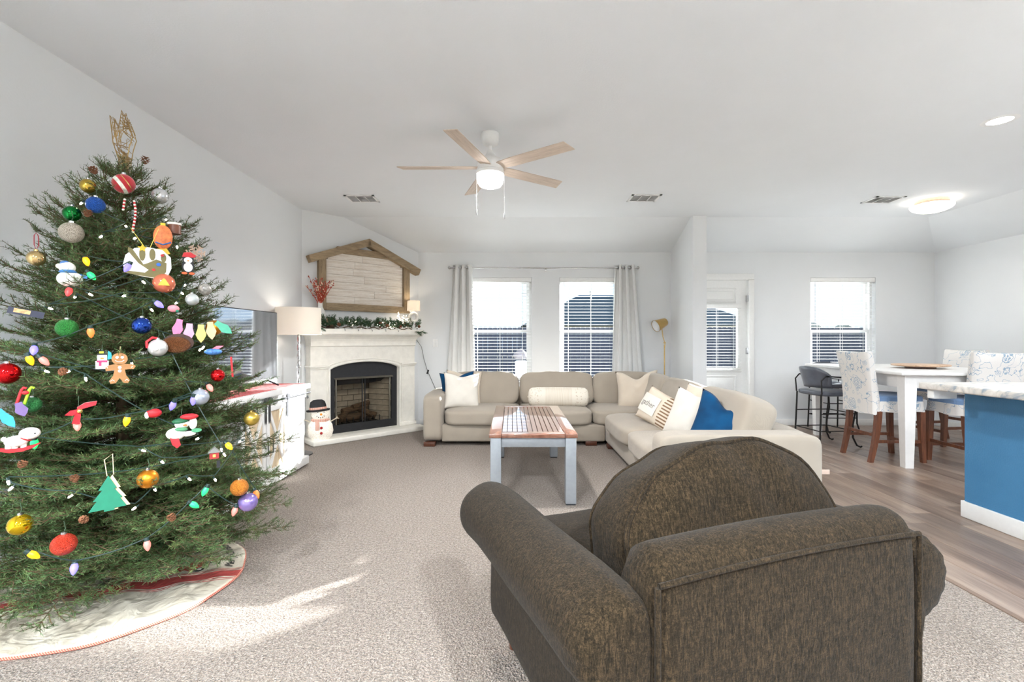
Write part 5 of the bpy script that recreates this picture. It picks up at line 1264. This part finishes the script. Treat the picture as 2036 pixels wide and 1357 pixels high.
def bulbp(x, z, a, w=9, h=18):
    ca, sa = math.cos(a), math.sin(a)
    return [(x + u * ca - v * sa, z + u * sa + v * ca) for u, v in ((-w * .55, h), (w * .55, h), (w * .6, h * .55), (w, -h * .1), (w * .6, -h * .6), (0, -h), (-w * .6, -h * .6), (-w, -h * .1), (-w * .6, h * .55))]
gp_ = [('paper_bulb', (lambda q: lambda b, s_: b.prism(P(bulbp(*q), s_), -.001, .0005))(q), C('paper_%d' % i, *c)) for i, (q, c) in enumerate((((-40, 6, R(-12)), (226, 120, 160)), ((-22, -2, R(-4)), (222, 160, 196)), ((-2, -4, 0), (224, 206, 110)), ((15, 2, R(6)), (238, 184, 140)), ((37, 8, R(52)), (80, 170, 140))))]
flat('paper_garland', 'paper garland of five pastel light-bulb cutouts', 402, 660, gp_ + [('thread', lambda b, s_: b.tube([(-52 * s_, 0, 30 * s_), (-30 * s_, 0, 20 * s_), (0, 0, 14 * s_), (30 * s_, 0, 20 * s_)], .0008, 4), loopm)], k=1.06)
gp_ = [('paper_bulb', (lambda q: lambda b, s_: b.prism(P(bulbp(*q), s_), -.001, .0005))(q), C('lpaper_%d' % i, *c)) for i, (q, c) in enumerate((((10, 6, R(18), 10, 15), (112, 90, 140)), ((-10, -10, R(32), 9, 22), (50, 150, 190))))]
flat('paper_garland', 'blue and purple paper light-bulb cutouts beside candy canes', 28, 822, gp_, k=1.02)
flat('glitter_acorn_ornament', 'brown glitter cap ornament under the paper garland', 350, 686, [('cap', lambda b, s_: b.ball((0, 0, 0), 21 * s_, 22, 12, sc3=(1.15, .35, .78)), glit('copper_glitter', srgb(116, 66, 26))), ('scalloped_edge', lambda b, s_: b.prism(P(ell(26, 18, 16, 4, 4), s_), .006, .009), C('dark_brown', 64, 36, 26))], k=.98)
flat('fish_ornament', 'orange painted fabric ornament shaped like a fat fish', 324, 474, [('body', lambda b, s_: b.ball((0, 0, 2 * s_), 22 * s_, 18, 12, sc3=(.72, .3, 1.1)), plain('orange_print', srgb(226, 122, 70), .6, 0, 60, .35)), ('tail', lambda b, s_: b.prism(P([(-9, -22), (6, -20), (12, -30), (0, -34), (-12, -30)], s_), -.004, .004), C('fin_yellow', 226, 186, 50)), ('stripe', lambda b, s_: b.tube([(-12 * s_, -22 * s_ * .3, -10 * s_), (0, -22 * s_ * .33, -14 * s_), (13 * s_, -22 * s_ * .28, -8 * s_)], .003, 6), C('fin_blue', 60, 110, 180)), ('top_loop', lambda b, s_: b.box((0, 0, 27 * s_), (8 * s_, .006, 6 * s_)), C('fin_top', 226, 196, 60))], k=1.0)
flat('mug_ornament', 'brown and white barrel ornament behind the orange fish', 347, 456, [('body', lambda b, s_: b.cyl((0, 0, -10 * s_), 11 * s_, 19 * s_, 16), plain('brown_barrel', srgb(110, 62, 40), .4, 0, 30, .3)), ('rim', lambda b, s_: b.cyl((0, 0, 8 * s_), 11.5 * s_, 4 * s_, 16), WHT)], k=.95)
flat('plush_snowman_ornament', 'white plush snowman ornament with blue scarf', 139, 545, [('body', lambda b, s_: b.ball((0, 0, -10 * s_), 20 * s_, 18, 12, sc3=(1, .75, .78)), WHT), ('head', lambda b, s_: b.ball((-4 * s_, 0, 12 * s_), 13 * s_, 16, 10, sc3=(1, .8, .9)), WHT), ('scarf', lambda b, s_: (b.lathe([(11 * s_, -2 * s_), (14.5 * s_, 0), (11 * s_, 4 * s_)], (-3 * s_, 0, 3 * s_), 18), b.prism(P([(10, 2), (26, -2), (26, -8), (12, -6)], s_), -.006, -.002)), C('scarf_blue', 56, 116, 176)), ('earmuff', lambda b, s_: b.ball((-16 * s_, 0, 14 * s_), 5 * s_, 10, 8), C('muff', 232, 226, 200)), ('cap', lambda b, s_: b.ball((-7 * s_, 0, 20 * s_), 8 * s_, 12, 8, sc3=(1, .8, .7)), C('cap_blue', 66, 106, 160))], k=1.0)
flat('photo_strip', 'dark bookmark strip with small pictures lying on a branch', 52, 622, [('strip', lambda b, s_: b.box((0, 0, 0), (52 * s_, .002, 13 * s_), TR(ry=R(12))), C('navy_card', 50, 52, 70)), ('picture', lambda b, s_: b.box((-6 * s_, -.0015, 1 * s_), (24 * s_, .001, 8 * s_), TR(ry=R(12))), plain('photo_tones', srgb(196, 160, 110), .4, 0, 120, .5))], k=1.0)
def sheep(b, s_):
    b.ball((-6 * s_, 0, -1 * s_), 16 * s_, 16, 10, sc3=(1.1, .7, .7)); b.ball((13 * s_, 0, 12 * s_), 14 * s_, 16, 10, sc3=(1.15, .75, .85)); b.ball((-23 * s_, 0, 5 * s_), 4.5 * s_, 8, 6)
    for x in (-17, -8, 4): b.cyl((x * s_, 0, -15 * s_), 4.6 * s_, 12 * s_, 10)
flat('rocking_sheep_ornament', 'white sheep ornament on red rockers', 41, 876, [('sheep', sheep, WHT), ('collar', lambda b, s_: b.lathe([(10 * s_, -1.2 * s_), (11.5 * s_, 0), (10 * s_, 1.2 * s_)], (0, 0, 0), 16, TR((6 * s_, 0, 2 * s_), ry=R(28))), RED), ('rocker', lambda b, s_: b.prism(P([(-33, -11), (-30, -17), (-16, -22), (2, -22), (18, -17), (28, -9), (18, -12), (0, -15), (-20, -14)], s_), -.01, .01), RED), ('eye', lambda b, s_: b.ball((20 * s_, -.026, 13 * s_), 1.5 * s_, 8, 6), BLK)], k=1.04)
def ccane(b, s_, x, a): b.tube([(x * s_ + (q - 0) * math.sin(a) * s_, 0, q * s_) for q in (-18, -8, 2, 10)] + [((x + 3 + 10 * math.sin(a)) * s_, 0, 15 * s_), ((x + 7 + 10 * math.sin(a)) * s_, 0, 13 * s_)], 2.6 * s_, 8)
flat('candy_cane_ornament', 'red and green candy cane ornament pair above green ball', 52, 786, [('red_cane', lambda b, s_: ccane(b, s_, -9, .25), RED), ('green_cane', lambda b, s_: ccane(b, s_, 2, .25), C('lime_cane', 150, 196, 40)), ('ribbon', lambda b, s_: b.ball((-1 * s_, -.006, 5 * s_), 4 * s_, 8, 6, sc3=(1.4, .6, 1)), RED)], k=1.02)
flat('red_bow_ornament', 'red satin bow ornament with small bell', 156, 822, [('bow_loop', lambda b, s_: b.prism(P([(-2, 6), (26, 14), (28, 22), (10, 20), (-2, 12)], s_), -.006, .006), plain('red_satin', srgb(196, 24, 40), .35, sheen=.5)), ('bow_loop', lambda b, s_: b.prism(P([(0, 8), (-12, 6), (-20, -2), (-8, -4), (2, 4)], s_), -.007, .003), plain('red_satin_b', srgb(190, 24, 38), .35)), ('bow_tail', lambda b, s_: b.prism(P([(-4, 4), (4, 2), (2, -22), (-10, -20)], s_), -.005, .001), plain('red_satin_c', srgb(176, 20, 34), .35)), ('bell', lambda b, s_: b.ball((2 * s_, -.006, 4 * s_), 5 * s_, 10, 8), gold)], k=1.0, hang=(0, 10, 34))
flat('skiing_snowman_ornament', 'snowman ornament in green hat beside a red-capped penguin', 362, 856, [('body', lambda b, s_: (b.ball((-10 * s_, 0, -6 * s_), 15 * s_, 16, 10, sc3=(1.1, .7, .8)), b.ball((0, 0, 12 * s_), 10 * s_, 14, 10, sc3=(1.25, .8, .85)), b.ball((10 * s_, 0, -8 * s_), 9 * s_, 12, 8, sc3=(1.5, .7, .6))), WHT), ('green_hat', lambda b, s_: b.ball((-3 * s_, 0, 18 * s_), 12 * s_, 14, 8, sc3=(1.15, .8, .5)), C('hat_green', 30, 92, 60)), ('scarf', lambda b, s_: b.ball((-2 * s_, -.008, 2 * s_), 9 * s_, 12, 8, sc3=(1.3, .7, .5)), C('scarf_green', 70, 130, 90)), ('penguin', lambda b, s_: b.ball((18 * s_, .004, 12 * s_), 9 * s_, 12, 8, sc3=(.8, .7, 1.4)), WHT), ('red_cap', lambda b, s_: b.ball((12 * s_, 0, 26 * s_), 12 * s_, 14, 8, sc3=(1.3, .8, .5)), RED), ('red_boot', lambda b, s_: b.prism(P([(-20, -10), (-6, -12), (-2, -28), (-8, -34), (-16, -26)], s_), -.014, -.004), RED), ('green_paddle', lambda b, s_: b.prism(P(ell(9, 4, 14, 24, -2), s_), -.01, -.006), C('paddle', 70, 140, 100)), ('nose', lambda b, s_: b.ball((5 * s_, -.02, 11 * s_), 2.4 * s_, 8, 6, sc3=(1.6, 1, .7)), C('carrot', 220, 110, 40))], k=1.02, hang=(-2, 24, 44))
def beads(pts):
    def fn(b, s_):
        for i, (x, z) in enumerate(pts): b.ball((x * s_, 0, z * s_), 2.1 * s_, 8, 6, mi=i % 2)
    return fn
def beadstring(label, px, py, pts):
    p_ = surf(px, py, 1.0); s_ = p_.y / FPX; o = thing('bead_candy_cane', label, 'ornament', p_, face(p_))
    for i, (x, z) in enumerate(pts): MB().ball((x * s_, 0, z * s_), 2.2 * s_, 8, 6).build('bead', RED if i % 2 else WHT, o)
beadstring('long red and white bead candy cane near the treetop', 263, 430, [(3 + 2 * math.sin(i * .25), 30 - i * 3.4) for i in range(19)])
beadstring('short red and white bead string below the red ball', 248, 408, [(0 - i * .4, 11 - i * 3.4) for i in range(7)])
flat('nutcracker_ornament', 'tiny red and black house ornament on the lower right side', 426, 906, [('house', lambda b, s_: b.box((0, 0, 0), (16 * s_, .02, 12 * s_)), C('house_red', 150, 40, 40)), ('roof', lambda b, s_: b.prism(P([(-11, 6), (11, 6), (0, 17)], s_), -.014, .014), C('roof_grey', 120, 120, 116)), ('window', lambda b, s_: b.box((0, -.011, 0), (5 * s_, .003, 5 * s_)), C('window_yellow', 230, 196, 90)), ('hanging_figure', lambda b, s_: b.box((7 * s_, 0, -18 * s_), (6 * s_, .01, 14 * s_)), BLK)], k=1.0)
flat('ribbon_ornament', 'narrow red ribbon and wire hanging from outermost branch', 461, 730, [('ribbon', lambda b, s_: b.box((0, 0, 0), (3.4 * s_, .003, 40 * s_), TR(ry=R(-4))), RED), ('wire', lambda b, s_: b.tube([(-3 * s_, 0, 8 * s_), (6 * s_, 0, 2 * s_), (4 * s_, 0, -10 * s_), (-4 * s_, 0, -14 * s_)], .001, 5), BLK)], k=1.0)
flat('mitten_ornament', 'small pink plush ornament tucked above the paper garland', 345, 614, [('body', lambda b, s_: b.ball((0, 0, 0), 9 * s_, 12, 8, sc3=(1.1, .7, .8)), C('pink_plush', 226, 140, 150)), ('button', lambda b, s_: b.ball((6 * s_, -.008, -5 * s_), 3 * s_, 8, 6), GRN)], k=.98)
flat('bird_ornament', 'blue and pink patterned bird ornament near the television', 424, 700, [('body', lambda b, s_: b.ball((0, 0, 0), 12 * s_, 14, 8, sc3=(1.3, .6, .55)), plain('blue_pattern', srgb(70, 120, 180), .4, 0, 70, .5)), ('wing', lambda b, s_: b.prism(P([(-8, 2), (10, 6), (18, 12), (6, 12)], s_), -.006, -.003), C('wing_pink', 210, 120, 140))], k=1.0)
flat('santa_ornament', 'small red and white santa cap ornament beside pinecones', 306, 822, [('cap', lambda b, s_: b.ball((0, 0, 0), 12 * s_, 14, 8, sc3=(1.1, .7, .75)), RED), ('trim', lambda b, s_: b.ball((-11 * s_, -.004, -3 * s_), 5 * s_, 10, 6, sc3=(.8, .8, 1.4)), WHT)], k=.93)

# pinecones growing on the branches
for i, (px, py) in enumerate(((190, 345), (172, 430), (120, 745), (40, 930), (150, 958), (172, 1037), (345, 1035), (287, 325))):
    p_ = surf(px, py, .98); b = MB(); s_ = p_.y / FPX
    for r_ in range(5):
        for q in range(6): a = 2 * PI * q / 6 + r_ * .5; rr = 6 * s_ * math.sin(PI * (r_ + 1) / 6.5); b.box((0, 0, 0), (4.5 * s_, 4 * s_, .0014), TR((rr * math.cos(a), rr * math.sin(a), r_ * 3 * s_), ry=-.5, rz=a))
    o = b.build('pinecone', cone, tree, p_ - Vector((TX, TY, 0)), (R(20), R(30 * (i % 3) - 20), i)); 

# light strings
def string(name, label, wirem, pts):
    o = thing(name, label, 'light string', pts[0]); b = MB(); path = []
    for a, c in zip(pts, pts[1:]):
        if (a - c).length > .9: 
            if len(path) > 1: b.tube(path, .0022, 5)
            path = []; continue
        for q in range(6):
            t = q / 6; m_ = a.lerp(c, t); m_.z -= .05 * math.sin(PI * t) * (a - c).length; path.append(m_ + Vector((0, 0, .016)))
    if len(path) > 1: b.tube(path, .0022, 5)
    b.v = [tuple(Vector(v) - pts[0]) for v in b.v]; b.build('wire', wirem, o); return o
wirem = plain('dark_green_wire', srgb(30, 52, 48), .5)
def bulbmat(n, c, st=.5): return emis('lit_%s_bulb' % n, c, st, tuple(c[:3]) + (1,))
BC = dict(y=bulbmat('yellow', srgb(250, 170, 20)), r=bulbmat('red', srgb(230, 60, 60)), o=bulbmat('orange', srgb(246, 110, 50)), b=bulbmat('blue', srgb(110, 100, 255), .8), p=bulbmat('pink', srgb(240, 120, 110), .4), g=bulbmat('green', srgb(40, 220, 110), .5))
big = [('y', 170, 515), ('b', 256, 528), ('r', 138, 576), ('b', 311, 602), ('o', 180, 656), ('b', 68, 692), ('y', 57, 711), ('p', 83, 714), ('p', 415, 768), ('b', 345, 802), ('b', 385, 792), ('y', 253, 832), ('p', 153, 842), ('g', 68, 877), ('y', 452, 884), ('o', 508, 979), ('p', 468, 1012), ('g', 410, 972), ('g', 381, 1002), ('p', 292, 1079), ('b', 148, 1125), ('y', 60, 1101), ('g', 178, 545)]
bpts = [surf(px, py, .96 if c != 'g' else .92) for c, px, py in big]
ls_ = string('light_string', 'dark green string of large coloured bulbs wound around tree', wirem, bpts)
rg = random.Random(9)
b = MB(); b.lathe([(0, -.034), (.006, -.028), (.0115, -.015), (.012, -.006), (.009, .004), (0, .005)], (0, 0, 0), 12); b2 = MB(); b2.cyl((0, 0, .002), .0085, .016, 10); smesh = b2.mesh('socket', wirem); bm2 = {k: b.mesh('bulb', m_) for k, m_ in BC.items()}
for (c, px, py), p_ in zip(big, bpts):
    o = place('bulb', bm2[c], ls_, p_ - bpts[0], (rg.uniform(-.5, .5), rg.uniform(-.9, .5), 0)); place('socket', smesh, o)
mini = [(163, 403), (250, 450), (202, 470), (330, 437), (270, 473), (352, 490), (178, 585), (284, 560), (352, 602), (368, 567), (360, 582), (250, 588), (97, 613), (150, 590), (405, 690), (398, 695), (262, 722), (90, 738), (138, 738), (170, 752), (395, 872), (283, 896), (321, 918), (445, 903), (16, 958), (24, 970), (143, 985), (269, 1010), (307, 973), (375, 952), (427, 953), (478, 878), (440, 893), (300, 615)]
mpts = [surf(px, py, .95) for px, py in mini]
ms = string('light_string', 'thin string of tiny warm white lights wound around tree', wirem, mpts)
b = MB(); b.lathe([(0, -.014), (.003, -.011), (.0042, -.004), (.0034, .003), (0, .004)], (0, 0, 0), 8); mm = b.mesh('bulb', emis('lit_mini_bulb', (1, .88, .66), 9))
b2 = MB(); b2.cyl((0, 0, .002), .0035, .012, 8); sm2 = b2.mesh('socket', wirem)
for p_ in mpts: o = place('bulb', mm, ms, p_ - mpts[0], (rg.uniform(-1, 1), rg.uniform(-1.2, 1.2), 0)); place('socket', sm2, o)

# wire star topper
tp = thing('tree_topper', 'gold wire star topper with two upright points', 'tree topper', (TX, TY, 2.02)); tg = plain('gold_wire', srgb(176, 146, 92), .35, .8)
Bz = [(-.028, .0), (.028, .0), (.024, .06), (-.030, .065)]
nodes = [Vector((x, 0, z)) for x, z in ((-.025, .075), (-.05, .15), (-.066, .285), (-.022, .225), (-.008, .31), (.026, .24), (.045, .175), (.03, .13), (.02, .075))]
b = MB(); b.tube(nodes, .0022, 5, closed=True); b.tube([n_ + Vector((0, .025, -.008)) for n_ in nodes], .002, 5, closed=True); b.build('outline', tg, tp)
rg = random.Random(14); b = MB()
for i in range(120):
    tri = [nodes[q] for q in rg.choice(((1, 2, 3), (1, 2, 3), (3, 4, 5), (3, 4, 5), (0, 1, 8), (1, 3, 7), (3, 5, 6), (1, 7, 8), (3, 6, 7)))]
    def rp(): a_, c_ = rg.sample(tri, 2); return a_.lerp(c_, rg.random()) + Vector((0, rg.uniform(-.004, .03), 0))
    b.tube([rp(), rp()], .0013, 4)
b.build('wire_mesh', tg, tp)
b = MB(); b.tube([(.026 * math.cos(a), .01 + .026 * math.sin(a), .0 + .085 * a / 75) for a in [i * .5 for i in range(150)]], .0018, 5); b.build('coil', tg, tp)

# tree skirt
sk = thing('tree_skirt', 'cream tree skirt with red stripes around the tree base', 'tree skirt', (-1.935, 2.33, 0))
skm = Mat('striped_skirt_cloth'); cx = skm.n.new('ShaderNodeSeparateXYZ'); skm.l.new(skm.co((1, 1, 1), (0, 0, R(-20))), cx.inputs[0])
yv = skm.math('ABSOLUTE', skm.math('ADD', cx.outputs[1], .10))
st1 = skm.math('LESS_THAN', yv, .034); st2 = skm.math('MULTIPLY', skm.math('GREATER_THAN', yv, .042), skm.math('LESS_THAN', yv, .049)); st3 = skm.math('MULTIPLY', skm.math('GREATER_THAN', yv, .056), skm.math('LESS_THAN', yv, .061))
skm.col(skm.mix(skm.math('MAXIMUM', skm.math('MAXIMUM', st1, st2), st3), skm.ramp(skm.noise(5, 4), [(.3, srgb(184, 172, 152)), (.7, srgb(212, 204, 188))]), srgb(168, 66, 60))).set(rough=.9).bump(skm.math('ADD', skm.math('MULTIPLY', skm.noise(6, 3, None, 2.5), 1.0), skm.math('MULTIPLY', skm.noise(300, 2), .03)), .55, .05)
RS = .555
def skz(x, y):
    r = math.hypot(x, y) / RS; return .008 + .012 * (1 - r * .6) + .016 * (1 - abs(math.sin(5 * x + 9 * y + 2 * math.sin(6 * x)))) ** 3 * abs(math.sin(7 * x - 3 * y + 1)) * min(1, max(0, 1 - r) * 3) + .008 * math.sin(9 * x + 14 * y) * math.sin(11 * x - 6 * y + 1) * min(1, (1 - r) * 4) + .006 * math.sin(26 * x + 19 * y) * min(1, max(0, (1 - r)) * 5)
nr, na = 40, 150; b = MB()
b.grid(na, nr, lambda i, j: (lambda r, a: (r * math.cos(a), r * math.sin(a), max(.004, skz(r * math.cos(a), r * math.sin(a)))))(.06 + (RS - .06) * j / (nr - 1) * (1 + .008 * math.sin(11 * 2 * PI * i / na)), 2 * PI * i / na), closeu=True)
so = b.build('cloth', skm.m, sk); so.modifiers.new('thickness', 'SOLIDIFY').thickness = .003
trimm = Mat('red_white_cord'); trimm.col(trimm.mix(trimm.math('GREATER_THAN', trimm.wave(60, None, 0, 'DIAGONAL'), .5), srgb(206, 150, 130), srgb(178, 84, 70))).set(rough=.9)
b = MB(); b.tube([(RS * (1 + .008 * math.sin(11 * a)) * math.cos(a), RS * (1 + .008 * math.sin(11 * a)) * math.sin(a), .008) for a in [2 * PI * i / 160 for i in range(160)]], .006, 7, closed=True); b.build('corded_edge', trimm.m, sk)
me = text_mesh('Merry Christmas', .056, .0006, .35)
for v_ in me.vertices:
    th_ = R(39) + v_.co.x / .49; x, y = (.49 - v_.co.y) * math.cos(th_), (.49 - v_.co.y) * math.sin(th_); v_.co = (x, y, skz(x, y) + .008 + v_.co.z)
me.materials.append(BLK); place('lettering', me, sk)
b = MB()
def onsk(pts, h=.0035):
    return [(x, y, skz(x, y) + h) for x, y in pts]
def pr(pts, mi, h): 
    P_ = onsk(pts, h); b.add(P_ + [(x, y, z - .003) for x, y, z in P_], [tuple(range(len(pts)))] + [(i, (i + 1) % len(pts), (i + 1) % len(pts) + len(pts), i + len(pts)) for i in range(len(pts))], None, mi)
pr([(.26, .10), (.30, .09), (.32, .16), (.31, .22), (.27, .22), (.22, .19), (.23, .12)], 0, .006); pr([(.22, .06), (.26, .06), (.27, .11), (.23, .12)], 0, .005); pr(ell(.022, .022, 16, .335, .20), 1, .006); pr(ell(.022, .022, 16, .335, .115), 1, .006); pr(ell(.010, .010, 12, .335, .20), 2, .0075); pr(ell(.010, .010, 12, .335, .115), 2, .0075)
b.build('truck_print', [C('truck_red', 176, 52, 48), BLK, WHT], sk)
